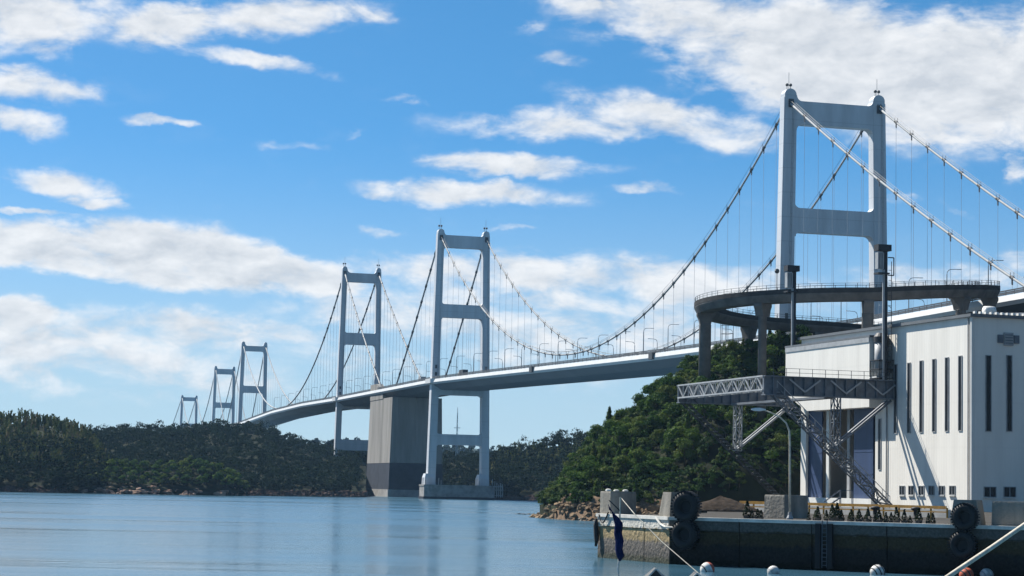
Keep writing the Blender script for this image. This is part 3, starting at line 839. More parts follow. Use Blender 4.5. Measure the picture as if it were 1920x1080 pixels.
cable_span(B2, 1537, T[3]['top'] - 1.6, 1600, 46, 1.0, leg_off(T[3]), 9, 0.36, 9, 12, band=False)
B1 = thing('suspension_bridge', 'smaller faint suspension bridge farthest away, only its two towers above the wooded ridge', 'bridge', V(TW[4]['X'], 1677, 0), 'suspension bridges in line')
make_tower(B1, TW[4], False); make_tower(B1, TW[5], False)
deck_section('b1', B1, 1600.5, 2150, 16)
cable_span(B1, 1608, 46, 1677, T[4]['top'] - 1.4, 1.0, 8.5, leg_off(T[4]), 0.34, 10, 12, band=False)
cable_span(B1, 1677, T[4]['top'] - 1.4, 1877, T[5]['top'] - 1.2, 40, leg_off(T[4]), leg_off(T[5]), 0.34, 10, 32, band=False)
cable_span(B1, 1877, T[5]['top'] - 1.2, 1960, 44, 1.0, leg_off(T[5]), 7, 0.32, 10, 12, band=False)
# the walkway bulges out round each leg
for t, root in ((TW[0], B3), (TW[1], B3), (TW[2], B2)):
    for s in (-1, 1):
        m = MB(); y = t['D']; ring0, ring1 = [], []
        o = off_c(t, DECK(y)) + t['lw'] / 2
        for a, b in ((-7, .0), (-4.4, 1.5), (4.4, 1.5), (7, .0)):
            ring0.append(BP(y + a, s * (max(HW(y), o) + b + .1), -1.1)); ring1.append(BP(y + a, s * (max(HW(y), o) + b + .1), .9))
        ring0 += [BP(y + 7, s * (HW(y) - 1.2), -1.1), BP(y - 7, s * (HW(y) - 1.2), -1.1)]
        ring1 += [BP(y + 7, s * (HW(y) - 1.2), .9), BP(y - 7, s * (HW(y) - 1.2), .9)]
        m.hexa(ring0, ring1).build('tower_walkway', 'fairing', root)
# small inspection housings on the deck edge
for y in (820, 700):
    h = HW(y); p = BP(y, -h - .55, -.2)
    MB().box(p, LAT(y) * .7, AX(y) * 1.6, Z * 1.1).build('inspection_box', 'band', B3)

# ---- anchorage between the second and third bridge
AY0, AY1 = 1046, 1100
an = thing('anchorage', 'massive concrete anchorage block standing in the sea beside the second tower', 'anchorage', V(CX(1080), 1080, 0))
def a_ring(z, g):
    q = []
    for y, l in ((AY0, -12.4), (AY0, 12.4), (AY1, 12.4), (AY1, -12.4)):
        yy = y + (-g if y == AY0 else g); q.append(V(CX(yy), yy) + LAT(1085) * (l + math.copysign(g * .8, l)) + Z * z)
    return q
blk = MB()
ztop = 52.2
blk.loft([a_ring(16.5, 1.0), a_ring(30, .5), a_ring(48.6, 0)]).build('anchor_block', 'anch', an)
MB().loft([a_ring(3.6, 1.4), a_ring(16.42, 1.02)]).build('lower_block', 'anchdark', an)
MB().loft([a_ring(-2, 1.9), a_ring(3.55, 1.9)]).build('footing', 'pier', an)
# raised splay chamber walls beside the deck on top
for s in (-1, 1):
    q = MB(); a = V(CX(AY0 + 22), AY0 + 22) + LAT(1085) * (s * 10.9); b = V(CX(AY1), AY1) + LAT(1085) * (s * 10.9)
    q.loft([[p + LAT(1085) * (s * o) + Z * z for o, z in ((-1.0, 48.4), (1.7, 48.4), (1.7, zt), (-1.0, zt))] for p, zt in ((a, 51.6), (a.lerp(b, .45), 56.5), (b, 56.5))])
    q.build('splay_chamber', 'anch', an)
for k in range(3):                                          # vertical pilaster ribs on the shaded front
    p = V(CX(AY0), AY0) + LAT(1085) * (-12 + 3.0 + k * 8.6)
    MB().loft([[p + LAT(1085) * x + AX(1085) * (y - (.65 + .3 * (48 - z) / 32)) + Z * z for x, y in ((-.25, 0), (.25, 0), (.25, 1.6), (-.25, 1.6))] for z in (16.6, 48.5)]).build('joint_rib', 'anch', an)

# ---- tower pier of the second tower
tp = thing('tower_pier', 'low concrete pier island under the second bridge tower', 'pier', V(T[1]['X'], 958, 0))
pl, pa = LAT(960), AX(960); pc = V(T[1]['X'], 957)
def p_ring(l, d, z):
    k = 2.0
    return [pc + pl * x + pa * y + Z * z for x, y in ((-l + k, -d), (l - k, -d), (l, -d + k), (l, d - k), (l - k, d), (-l + k, d), (-l, d - k), (-l, -d + k))]
MB().loft([p_ring(16.6, 6.6, -3), p_ring(16.6, 6.6, 1.0)]).build('pier_footing', 'anchdark', tp)
MB().loft([p_ring(16.3, 6.3, 1.02), p_ring(16.3, 6.3, 5.6)]).build('pier_body', 'pier', tp)
MB().loft([p_ring(16.5, 6.5, 5.62), p_ring(16.5, 6.5, 6.3)]).build('pier_cap', 'pier', tp)
for s in (-1, 1):
    c = pc + pl * (s * off_c(T[1], 8)) + pa * 3
    MB().loft([[c + pl * (x * g) + pa * (y * g) + Z * z for x, y in ((-2.1, -2.3), (2.1, -2.3), (2.1, 2.3), (-2.1, 2.3))] for z, g in ((6.32, 1.2), (9.5, 1.15), (11.2, .92))]).build('leg_shoe', 'tower', tp)
    for o in (3.6, -3.6):
        q = c + pl * o - pa * 4; g = MB()
        g.bar(q + Z * 6.3, q + Z * 9.3, .35); g.bar(q + pl * 1.1 + Z * 6.3, q + pl * 1.1 + Z * 8.4, .3); g.build('mooring_post', 'lsteel', tp)
g = MB()
for k in range(4):
    q = pc + pl * (17.2 + k * .9) - pa * 4
    g.bar(q + Z * 1.2, q + Z * (7.6 - .5 * (k % 2)), .42)
for z in (2.0, 4.5, 6.0):
    g.bar(pc + pl * 16.0 - pa * 4 + Z * z, pc + pl * 20.2 - pa * 4 + Z * z, .3)
g.build('landing_frame', 'lsteel', tp)
# first tower's pier, mostly behind the headland
tp1 = thing('tower_pier', 'concrete pier of the nearest bridge tower hidden behind the headland trees', 'pier', V(T[0]['X'], 606, 0))
pl, pa = LAT(606), AX(606); pc = V(T[0]['X'], 606)
MB().loft([p_ring(21, 8, -3), p_ring(21, 8, 8)]).build('pier_body', 'pier', tp1)

# ---- street lamps along the deck
def lamp_proto():
    pole = MB().tube([(0, 0, 0), (0, 0, 4), (0, 0, 8.6), (.12, 0, 9.3), (.5, 0, 9.75), (1.1, 0, 9.95), (3.0, 0, 10.05)], [.15, .13, .11, .1, .1, .09, .08], 6)
    head = MB().box((3.3, 0, 10.02), (.6, 0, .02), (0, .17, 0), (0, 0, .09))
    def me(mb_, n, mt):
        x = bpy.data.meshes.new(n); x.from_pydata(mb_.v, [], mb_.f); x.materials.append(MT[mt]); return x
    return me(pole, 'lamp_pole', 'lamp'), me(head, 'lamp_head', 'lamphead')
LP = lamp_proto()
def put_lamp(p, ang, label, group, sc=1.0):
    o = thing('street_lamp', label, 'street lamp', p, group); o.rotation_euler = (0, 0, ang); o.scale = (sc,) * 3
    for me, n in zip(LP, ('lamp_pole', 'lamp_head')):
        c = bpy.data.objects.new(n, me); col.objects.link(c); c.parent = o
    return o
y = 398
while y < 1420:
    for s in (-1, 1):
        yy = y + (9 if s > 0 else 0); p = BP(yy, s * (HW(yy) - 1.6), .3); l = LAT(yy)
        reg = ('beyond the concrete anchorage' if yy > 1085 else 'between the two nearest towers' if yy > 606 else 'on the approach past the nearest tower')
        sd_ = 'seaward' if s < 0 else 'far-side'
        put_lamp(p, math.atan2(-s * l.y, -s * l.x), 'slender lamp post on the %s bridge edge %s' % (sd_, reg), 'lamps on %s deck edge %s' % (sd_, reg), .95)
    y += 21 if y < 900 else 25

# ---- lattice mast far behind, seen between the tower legs
mp_ = P(857, 815, 2000)
pm = thing('lattice_mast', 'thin distant lattice radio mast seen between the legs of the second tower', 'mast', V(mp_.x, 2000, 0))
g = MB()
for dx, dy in ((-1.6, -1.6), (1.6, -1.6), (1.6, 1.6), (-1.6, 1.6)):
    g.bar(V(mp_.x + dx, 2000 + dy, 0), V(mp_.x + dx * .15, 2000 + dy * .15, 74), .35)
for k in range(18):
    z = 4 * k; w = 1.6 * (1 - z / 80)
    g.bar(V(mp_.x - w, 2000 - w, z), V(mp_.x + w, 2000 - w, z + 4), .22); g.bar(V(mp_.x + w, 2000 - w, z), V(mp_.x - w, 2000 - w, z + 4), .22)
g.build('lattice', 'lamp', pm)
for z, w in ((52, 2.6), (60, 3.0)): MB().bar(V(mp_.x - w, 2000, z), V(mp_.x + w, 2000, z), .5).build('crossarm', 'lamp', pm)
MB().tube([V(mp_.x, 2000, 73), V(mp_.x, 2000, 79)], .25, 5).build('tip', 'lamp', pm)

# ---- vehicles on the deck
def truck(y, lat, lab, cm):
    a, l = AX(y), LAT(y); p = BP(y, lat, .36)
    o = thing('truck', lab, 'truck', p)
    MB().box(p + Z * 2.0 - a * .6, a * 3.0, l * 1.15, Z * 1.35).build('cargo_box', cm, o)
    prof = [(0, .45), (1.7, .45), (1.7, 1.4), (1.35, 2.4), (0, 2.4)]
    MB().prism(prof, p + a * 2.5 - l * 1.1, a, Z, l * 2.2).build('cab', 'fairing', o)
    MB().box(p + Z * .55, a * 3.4, l * .9, Z * .18).build('chassis', 'rail', o)
    for k in (-2.4, -1.2, 2.9):
        for s in (-1, 1): MB().lathe([(.12, -.15), (.48, -.15), (.48, .15), (.12, .15)], p + a * k + l * (s * .98) + Z * .48, l, 12).build('wheel', 'rubber', o)
truck(925, -9.5, 'dark box truck driving along the bridge deck beside the second tower', 'rail')
truck(1000, -8.5, 'small pale truck on the bridge deck just past the second tower', 'lsteel')

# ================================================================== SPIRAL RAMP
RC = V(0, 440); lx = P(1303, 575, 440).x; rx = P(1868, 550, 440).x
RC.x = (lx + rx) / 2; RR = (rx - lx) / 2 - 2.1
sr = thing('spiral_ramp', 'curved concrete cycle ramp looping on round piers above the tree-covered headland', 'ramp', V(RC.x, RC.y, 30))
path = []
for i in range(0, 78):
    ph = math.radians(-6 + i * 4.2)                         # 0 = right, 90 = toward the camera, 180 = left, 270 = away
    z = float(np.interp(math.degrees(ph), [-10, 0, 90, 180, 270, 330], [48.9, 48.4, 44.6, 43.9, 42.6, 40.6]))
    path.append((V(RC.x + RR * math.cos(ph), RC.y - RR * math.sin(ph), z), V(math.cos(ph), -math.sin(ph))))
q0, n0 = path[0]
lead = []
for k in range(8, 0, -1):
    e = V(CX(495) - HW(495) + 1, 495, 53.0); t = k / 8
    lead.append((q0.lerp(e, t) + V(-1.0 * math.sin(t * math.pi), 0, 0), V(.98, .15 * (1 - t)).normalized()))
path = lead + path
W2 = 2.1
def ramp_loft(name, sec, mt, smooth_=False):
    return MB().loft([[p + n * a + Z * b for a, b in sec] for p, n in path]).build(name, mt, sr, smooth=smooth_)
ramp_loft('box_girder', [(-1.4, -1.4), (1.4, -1.4), (W2 - .15, -.4), (W2, -.1), (W2, .1), (-W2, .1), (-W2, -.1), (-W2 + .15, -.45)], 'ramp')
ramp_loft('outer_parapet', [(W2 - .22, .12), (W2 + .06, .12), (W2 + .06, 1.05), (W2 - .22, 1.05)], 'rampwall')
ramp_loft('inner_parapet', [(-W2 - .06, .12), (-W2 + .22, .12), (-W2 + .22, 1.05), (-W2 - .06, 1.05)], 'rampwall')
for s in (-1, 1):
    g = MB()
    for i in range(len(path) - 1):
        (p, n), (p2, n2) = path[i], path[i + 1]
        a = p + n * (s * (W2 - .08)); b = p2 + n2 * (s * (W2 - .08))
        g.bar(a + Z * 1.0, a + Z * 2.0, .09); g.bar(a + Z * 1.95, b + Z * 1.95, .06); g.bar(a + Z * 1.5, b + Z * 1.5, .045)
    g.build('hand_rail', 'rail', sr)
def ramp_pier(deg, r=1.0, zb=20):
    i = min(range(8, len(path)), key=lambda k: abs((-6 + (k - 8) * 4.2) - deg)); p, n = path[i]
    top = p.z - 1.36; t = V(-n.y, n.x)
    m = MB().lathe([(r, zb - top), (r, -2.6), (r * 1.02, -2.4)], V(p.x, p.y, top), n=18)
    o = m.build('ramp_pier', 'ramp', sr, smooth=True)
    sec = lambda w, z: [V(p.x, p.y, top + z) + n * (x * w) + t * y for x, y in ((-1, -.95), (1, -.95), (1, .95), (-1, .95))]
    MB().loft([sec(1.05, -2.5), sec(1.35, -1.3), sec(1.75, -.5), sec(1.75, .02)]).build('pier_head', 'ramp', o)
for dg, r in ((178, 1.25), (131, .85), (92, 1.15), (232, .95), (268, .9), (48, 1.0), (14, 1.2)): ramp_pier(dg, r)
# abutment where the ramp and the approach come together
ab = V(rx - 2, 462); 
MB().loft([[ab + V(x, y, z) for x, y in ((-5.5, -5), (9, -5), (9, 22), (-5.5, 22))] for z in (20, 44.0)]).build('abutment', 'rampwall', sr)
# globe-headed pole on the ramp
gp = path[8 + int((128 + 6) / 4.2)]; q = gp[0] + gp[1] * (W2 - .1)
gl = thing('globe_lamp', 'small pole with a dark round head standing on the spiral ramp parapet', 'lamp', q + Z * 1.0)
MB().tube([q + Z * 1.0, q + Z * 4.4], .07, 6).build('pole', 'rail', gl)
MB().lathe([(.05, 4.2), (.36, 4.35), (.5, 4.7), (.36, 5.05), (.05, 5.2)], q, n=10).build('head', 'rail', gl)
# inspection cage hanging from the bridge deck beside the ramp
iy = 640
while PZ(1296, iy, 53).x > (BP(iy, -HW(iy) - 1.2, 0)).x: iy += 2
ig = thing('inspection_cage', 'small steel inspection cage hung on the bridge deck edge beside the spiral ramp', 'cage', BP(iy, -HW(iy) - 1.2, -2))
g = MB(); c = BP(iy, -HW(iy) - 1.3, 0); a, l = AX(iy), LAT(iy)
for sa in (-1, 1):
    for sl in (-1, 1): g.bar(c + a * (sa * 2) + l * (sl * 1.2) + Z * -1.4, c + a * (sa * 2) + l * (sl * 1.2) + Z * 9, .14)
for z in (-1.4, 1.0, 3.4, 6.0, 9.0):
    for sl in (-1, 1): g.bar(c + a * -2 + l * (sl * 1.2) + Z * z, c + a * 2 + l * (sl * 1.2) + Z * z, .12)
    for sa in (-1, 1): g.bar(c + a * (sa * 2) - l * 1.2 + Z * z, c + a * (sa * 2) + l * 1.2 + Z * z, .12)
g.build('cage_frame', 'rail', ig)
MB().box(c + Z * 1.2, a * 1.9, l * 1.1, Z * .2).build('platform', 'lsteel', ig)

# ================================================================== SHIPYARD BUILDING
BD = V(-0.3, 0.954).normalized(); BN = V(-BD.y, BD.x)
P0 = PZ(1822, 311, 12); P0.z = 0


def W(t, n, z): return P0 + BD * t + BN * n + Z * z
def Rr(s, n, z): return P0 + V(-BN.x, -BN.y) * s + V(-BD.x, -BD.y) * n + Z * z      # right-hand wall


def tpx(px, py, n=0.0):
    """place on the long wall (offset n) seen at a photo pixel: (t, z)"""
    d = ray(px, py); o = P0 + BN * n
    k = ((o - CAM).dot(BN)) / d.dot(BN); p = CAM + d * k
    return (p - P0).dot(BD), p.z


def spx(px, py, n=0.0):
    d = ray(px, py); nn = -BD; o = P0 + nn * n
    k = ((o - CAM).dot(nn)) / d.dot(nn); p = CAM + d * k
    return (p - P0).dot(-BN), p.z


TL = tpx(1502, 760)[0]; ZR = 32.2
hall = thing('shipyard_hall', 'tall white metal-clad harbour hall with narrow vertical slit windows', 'building', W(0, 0, ZQ))
dz0 = 5.55; dzt = 20.0
tj0 = tpx(1641, 850)[0]; tj1 = tpx(1511, 850)[0]
DEPTH = 46
# walls: long wall in three pieces round the doorway, then the other sides
def wallbox(t0, t1, z0, z1, name='wall', mt='clad', n0=-.45, n1=0.0):
    return MB().hexa([W(t0, n1, z0), W(t0, n0, z0), W(t1, n0, z0), W(t1, n1, z0)], [W(t0, n1, z1), W(t0, n0, z1), W(t1, n0, z1), W(t1, n1, z1)]).build(name, mt, hall)
wallbox(0.0, tj0, ZQ - .1, ZR)
wallbox(tj0, tj1, dzt, ZR)
wallbox(tj1, TL, ZQ - .1, ZR)
def rwall(s0, s1, z0, z1):
    return MB().hexa([Rr(s0, 0, z0), Rr(s1, 0, z0), Rr(s1, -.45, z0), Rr(s0, -.45, z0)], [Rr(s0, 0, z1), Rr(s1, 0, z1), Rr(s1, -.45, z1), Rr(s0, -.45, z1)])
rwall(.46, DEPTH, ZQ - .1, ZR).build('wall', 'clad', hall)
MB().hexa([W(TL - .45, -.46, ZQ - .1), W(TL - .45, -DEPTH, ZQ - .1), W(TL, -DEPTH, ZQ - .1), W(TL, -.46, ZQ - .1)], [W(TL - .45, -.46, ZR), W(TL - .45, -DEPTH, ZR), W(TL, -DEPTH, ZR), W(TL, -.46, ZR)]).build('wall', 'clad', hall)
MB().hexa([W(.46, -DEPTH, ZQ - .1), W(.46, -DEPTH + .45, ZQ - .1), W(TL - .46, -DEPTH + .45, ZQ - .1), W(TL - .46, -DEPTH, ZQ - .1)], [W(.46, -DEPTH, ZR), W(.46, -DEPTH + .45, ZR), W(TL - .46, -DEPTH + .45, ZR), W(TL - .46, -DEPTH, ZR)]).build('wall', 'clad', hall)
# shallow roof with dark eaves edge
rf = MB().hexa([W(-.5, .5, ZR + .003), W(-.5, -DEPTH - .5, ZR + .003), W(TL + .5, -DEPTH - .5, ZR + .003), W(TL + .5, .5, ZR + .003)], [W(-.5, .5, ZR + .45), W(-.5, -DEPTH - .5, ZR + .45), W(TL + .5, -DEPTH - .5, ZR + .45), W(TL + .5, .5, ZR + .45)]).build('roof', 'roof', hall)
MB().hexa([W(0, 0, ZR + .46), W(0, -DEPTH, ZR + .46), W(TL, -DEPTH, ZR + .46), W(TL, 0, ZR + .46)], [W(TL * .1, -DEPTH / 2 + .2, ZR + 2.2), W(TL * .1, -DEPTH / 2 - .2, ZR + 2.2), W(TL * .9, -DEPTH / 2 - .2, ZR + 2.2), W(TL * .9, -DEPTH / 2 + .2, ZR + 2.2)]).build('roof_pitch', 'roof', rf)
for k in range(26):                                          # ribs showing along the shaded eaves
    MB().box(Rr(.3 + k * .9, .35, ZR + .62), -BN * .16, BD * .3, Z * .17).build('eaves_rib', 'trim', rf)
for s in (4.6, 14.5):
    MB().lathe([(.05, -.9), (.75, -.8), (.8, 0), (.75, .8), (.05, .9)], Rr(s, -3.0, ZR + 1.2), -BN, 14).build('roof_ventilator', 'trim', rf, smooth=True)
# corner flashing
MB().box(W(-.03, .03, (ZR + ZQ) / 2), BD * .13, BN * .13, Z * ((ZR - ZQ) / 2)).build('corner_flashing', 'trim', hall)
# slit windows
def slit(wallfn, c0, c1, z0, z1, sgn):
    cx = (c0 + c1) / 2; w = abs(c1 - c0) / 2
    dirv = (wallfn(1, 0, 0) - wallfn(0, 0, 0)); nv = (wallfn(0, 1, 0) - wallfn(0, 0, 0))
    pn = MB().box(wallfn(cx, .012, (z0 + z1) / 2), dirv * w, nv * .025, Z * ((z1 - z0) / 2)).build('window', 'glass', hall)
    f = MB()
    for s in (-1, 1): f.box(wallfn(cx + s * (w + .06), .05, (z0 + z1) / 2), dirv * .06, nv * .07, Z * ((z1 - z0) / 2 + .1))
    for z in (z0 - .05, z1 + .05): f.box(wallfn(cx, .05, z), dirv * (w - .002), nv * .07, Z * .05)
    f.build('window_frame', 'lsteel', pn)
for px, ya, yb in ((1680, 684, 812), (1705, 681, 811), (1728, 677, 810), (1752, 674, 809), (1776, 671, 808), (1801, 668, 807)):
    t, z1 = tpx(px, ya); _, z0 = tpx(px, yb); slit(W, t - .42, t + .42, z0, z1, 1)
t, z1 = tpx(1650, 786); _, z0 = tpx(1650, 880); slit(W, t - .35, t + .35, z0, z1, 1)
for px in (1853, 1892, 1931):
    s, z1 = spx(px, 667); _, z0 = spx(px, 808); slit(Rr, s - .38, s + .38, z0, z1, -1)
# small office windows
def office(wallfn, c, w, z0, z1):
    dirv = (wallfn(1, 0, 0) - wallfn(0, 0, 0)); nv = (wallfn(0, 1, 0) - wallfn(0, 0, 0))
    pn = MB().box(wallfn(c, .012, (z0 + z1) / 2), dirv * w, nv * .025, Z * ((z1 - z0) / 2)).build('window', 'glass', hall)
    f = MB()
    for s in (-1, 0, 1): f.box(wallfn(c + s * w, .05, (z0 + z1) / 2), dirv * .05, nv * .06, Z * ((z1 - z0) / 2 + .05))
    for z in (z0, z1): f.box(wallfn(c, .055, z), dirv * (w + .05), nv * .06, Z * .05)
    f.build('window_frame', 'lsteel', pn)
    MB().box(wallfn(c, .12, z0 - .14), dirv * (w + .15), nv * .14, Z * .05).build('window_sill', 'trim', pn)
for px in (1692, 1709, 1728, 1747, 1766, 1786):
    t, z1 = tpx(px, 911); _, z0 = tpx(px, 928); office(W, t, .82, z0, z1)
for px in (1856, 1893):
    s, z1 = spx(px, 913); _, z0 = spx(px, 932); office(Rr, s, .98, z0, z1)
# louvred vent on the shaded wall
s, z = spx(1890, 636)
vt = MB().box(Rr(s, .15, z), -BN * .75, -BD * .15, Z * .95).build('vent', 'lsteel', hall)
for o in (-1.35, 1.35): MB().box(Rr(s + o, .12, z), -BN * .42, -BD * .12, Z * .6).build('vent_louvre', 'steel', vt)
for k in range(4): MB().box(Rr(s, .33, z - .6 + k * .4), -BN * .62, -BD * .04, Z * .07).build('louvre_slat', 'steel', vt)
for px in (1664, 1817):                                      # rain-water pipes
    t = tpx(px, 760)[0]
    MB().tube([W(t, .16, ZR - .1), W(t, .16, ZQ + .3)], .11, 8).build('downpipe', 'lsteel', hall)
for s_ in (9.6, 19.0): MB().tube([Rr(s_, .16, ZR - .1), Rr(s_, .16, ZQ + .3)], .11, 8).build('downpipe', 'lsteel', hall)
# doorway: plinth, dark opening, jambs, blue leaves
MB().hexa([W(tj0 - .4, .9, ZQ - .1), W(tj0 - .4, -3, ZQ - .1), W(tj1 + .4, -3, ZQ - .1), W(tj1 + .4, .9, ZQ - .1)], [W(tj0 - .4, .9, dz0 - .25), W(tj0 - .4, -3, dz0 - .25), W(tj1 + .4, -3, dz0 - .25), W(tj1 + .4, .9, dz0 - .25)]).build('plinth', 'trim', hall)
wallbox(tj0 + .02, tj1 - .02, dz0, dzt - .02, 'doorway_back', 'dark', -9.2, -9.0)
def leaf(pa, pb, n, name, mt, th=.2):
    ta = tpx(pa, 850, n)[0]; tb = tpx(pb, 850, n)[0]
    o = wallbox(min(ta, tb), max(ta, tb), dz0 - .24, dzt - .05, name, mt, n - th, n)
    return o, min(ta, tb), max(ta, tb)
for pa, pb in ((1513, 1541), (1601, 1637)):
    o, ta, tb = leaf(pa, pb, -.55, 'door', 'blue')
    for k in range(1, 4):
        z = dz0 + (dzt - dz0) * k / 4
        MB().hexa([W(ta + .1, -.5, z), W(ta + .1, -.56, z), W(tb - .1, -.56, z), W(tb - .1, -.5, z)], [W(ta + .1, -.5, z + .12), W(ta + .1, -.56, z + .12), W(tb - .1, -.56, z + .12), W(tb - .1, -.5, z + .12)]).build('door_rail', 'blue', o)
leaf(1549, 1554, -.8, 'door_post', 'trim', .3); leaf(1588, 1593, -1.6, 'door_post', 'lsteel', .3)
# white panel over the door, stepped out from the wall
n1 = 2.4
ta = tpx(1630, 690, n1)[0]; tb = tpx(1473, 690, n1)[0]; tc_ = tpx(1512, 770, n1)[0]
hz = 30.8; lz = tpx(1600, 765, n1)[1]; mz = tpx(1480, 738, n1)[1]
pn = MB().prism([(ta, lz), (ta, hz), (tb, hz), (tb, mz), (tc_, lz)], P0 + BN * .05, BD, Z, BN * (n1 - .05)).build('door_hood', 'clad', hall)
MB().box(W((ta + tb) / 2, n1 / 2 + .1, hz + .16), BD * ((tb - ta) / 2 + .2), BN * (n1 / 2), Z * .15).build('hood_cap', 'roof', pn)
MB().box(W((ta + tb) / 2, n1 + .06, hz - .42), BD * ((tb - ta) / 2 - .02), BN * .06, Z * .38).build('hood_flashing', 'lsteel', pn)
# vertical duct in the corner beside the hood
dt_ = ta - 1.4
MB().lathe([(1.0, 24.6), (1.0, 30.0)], W(dt_, 1.1, 0), n=18).build('duct', 'lsteel', hall, smooth=True)
MB().lathe([(1.15, 29.9), (1.15, 30.8), (.7, 31.4)], W(dt_, 1.1, 0), n=18).build('duct_cap', 'msteel', hall)
MB().box(W(dt_, 1.2, 24.35), BD * 1.3, BN * 1.3, Z * .12).build('duct_base', 'trim', hall)

# ================================================================== WALL GANTRY
ga = thing('wall_gantry', 'dark steel loading gantry of two bracket frames and an outer truss on the hall wall', 'gantry', W(43, 8, ZQ))
tF = tpx(1674, 940)[0]; tR = tpx(1481, 918)[0]
ZG0, ZG1 = 21.0, 23.7


def lattice(a, b, w, h, up, bays, r, mt, name, parent):
    a, b, up = Vector(a), Vector(b), Vector(up).normalized(); t = (b - a).normalized(); x = t.cross(up).normalized(); y = x.cross(t)
    m = MB(); cs = [x * (sx * w / 2) + y * (sy * h / 2) for sx in (-1, 1) for sy in (-1, 1)]
    for c in cs: m.bar(a + c, b + c, r)
    for i in range(bays):
        p, q = a.lerp(b, i / bays), a.lerp(b, (i + 1) / bays)
        for (c0, c1) in ((0, 1), (2, 3), (0, 2), (1, 3)):
            if i % 2: c0, c1 = c1, c0
            m.bar(p + cs[c0], q + cs[c1], r * .7)
            m.bar(q + cs[c0], q + cs[c1], r * .7)
    return m.build(name, mt, parent)


def bracket(t, front):
    nE = 22.2 if front else 21.0
    # plate girder with stiffeners and flanges
    g = MB().hexa([W(t - .25, -.4, ZG0), W(t + .25, -.4, ZG0), W(t + .25, nE, ZG0), W(t - .25, nE, ZG0)], [W(t - .25, -.4, ZG1), W(t + .25, -.4, ZG1), W(t + .25, nE, ZG1), W(t - .25, nE, ZG1)]).build('bracket_girder', 'steel', ga)
    for z in (ZG0 - .08, ZG1 + .08):
        MB().box(W(t, nE / 2 - .2, z), BD * .75, BN * (nE / 2 + .2), Z * .08).build('flange', 'steel', g)
    for k in range(12):
        n = 1.4 + k * (nE - 2) / 11.5
        MB().box(W(t, n, (ZG0 + ZG1) / 2), BD * .62, BN * .07, Z * ((ZG1 - ZG0) / 2 - .003)).build('stiffener', 'steel', g)
    if front:
        for n in (2.2, 8.5, 15.5):
            MB().bar(W(t - .7, n, ZG0 + .5), W(t - .7, n + 2.6, ZG1 - .3), .22).build('knee_brace', 'lsteel', g)
            MB().bar(W(t - .7, n, ZG0 + .5), W(t - .7, n - 2.6, ZG1 - .3), .22).build('knee_brace', 'lsteel', g)
    # stair-like lattice leg from the outer end down to the wall foot
    top, foot = W(t, 20.2, ZG0 + .3), W(t, .9, ZQ + .2)
    lg = lattice(top, foot, 1.3 if front else .8, 1.3 if front else .8, Z, 13, .18 if front else .13, 'msteel' if not front else 'steel', 'raking_leg', ga)
    m = MB()
    for k in range(30):                                       # treads catching the light
        p = top.lerp(foot, (k + .5) / 30); m.box(p + Z * .35, BD * .62, BN * .26, Z * .035)
    m.build('stair_tread', 'lsteel' if front else 'steel', lg)
    m = MB(); a = top + Z * 1.75 + BD * -.75; b = foot + Z * 1.75 + BD * -.75; m.bar(a, b, .09)
    for k in range(16):
        p = top.lerp(foot, k / 15) + BD * -.75; m.bar(p + Z * .7, p + Z * 1.75, .08)
    m.build('stair_rail', 'lsteel' if front else 'msteel', lg)
    # hanging lattice post and the strut back to the wall
    post_foot = W(t, 9.9, 13.0)
    lattice(W(t, 9.9, ZG0), post_foot, 1.1, 1.1, BD, 4, .17, 'lsteel' if not front else 'steel', 'lattice_post', ga)
    MB().bar(post_foot + Z * .2, W(t, .4, ZG0 - .3), .34).build('wall_strut', 'lsteel' if not front else 'steel', ga)
    MB().bar(post_foot + Z * .2 + BD * 1.2, W(t + 1.2, .4, ZG0 - .3), .42).build('wall_strut', 'steel', ga)
    # mast above the wall
    nm = 1.6
    c = W(t, nm, 0) if front else W(t - 2.6, .85, 0)
    zt = 44.2
    m = MB()
    m.box(c + Z * ((ZG1 + zt) / 2) - BD * .1, BD * .1, BN * .32, Z * ((zt - ZG1) / 2))
    m.box(c + Z * ((ZG1 + zt) / 2) - BN * .36 + BD * .4, BD * .5, BN * .1, Z * ((zt - ZG1) / 2))
    mast = m.build('mast', 'msteel', ga)
    MB().box(c + Z * ((ZG1 + zt - 3) / 2) + BN * .35 - BD * .35, BD * .12, BN * .16, Z * ((zt - 3 - ZG1) / 2)).build('mast_cable_tray', 'lsteel', mast)
    MB().box(c + Z * (zt + .45) + BN * .35, BD * .8, BN * 1.15, Z * .5).build('mast_head', 'msteel', mast)
    m = MB()
    for k in range(3): m.box(c + Z * (zt - 1.6) + BN * (.5 + k * .4), BD * .5, BN * .12, Z * 1.3)
    m.build('lamp_bank', 'lsteel', mast)
    MB().box(c + Z * (zt - 3.6) + BN * .5, BD * .8, BN * 1.0, Z * .12).build('mast_platform', 'msteel', mast)
    m = MB()
    if front:
        for k in range(20): m.bar(c - BN * 1.2 + Z * (26 + k * .8), c - BN * .7 + Z * (26 + k * .8), .07)
        m.bar(c - BN * 1.2 + Z * 25, c - BN * 1.2 + Z * 42.6, .1)
        m.bar(c - BN * 1.6 + Z * 40.4, c - BN * 1.6 + Z * 43.2, .16); m.bar(c - BN * 1.6 + Z * 43.2, c - BN * .6 + Z * 43.2, .16); m.bar(c - BN * 1.6 + Z * 40.4, c - BN * .6 + Z * 40.4, .16)
        m.build('mast_ladder', 'msteel', mast)


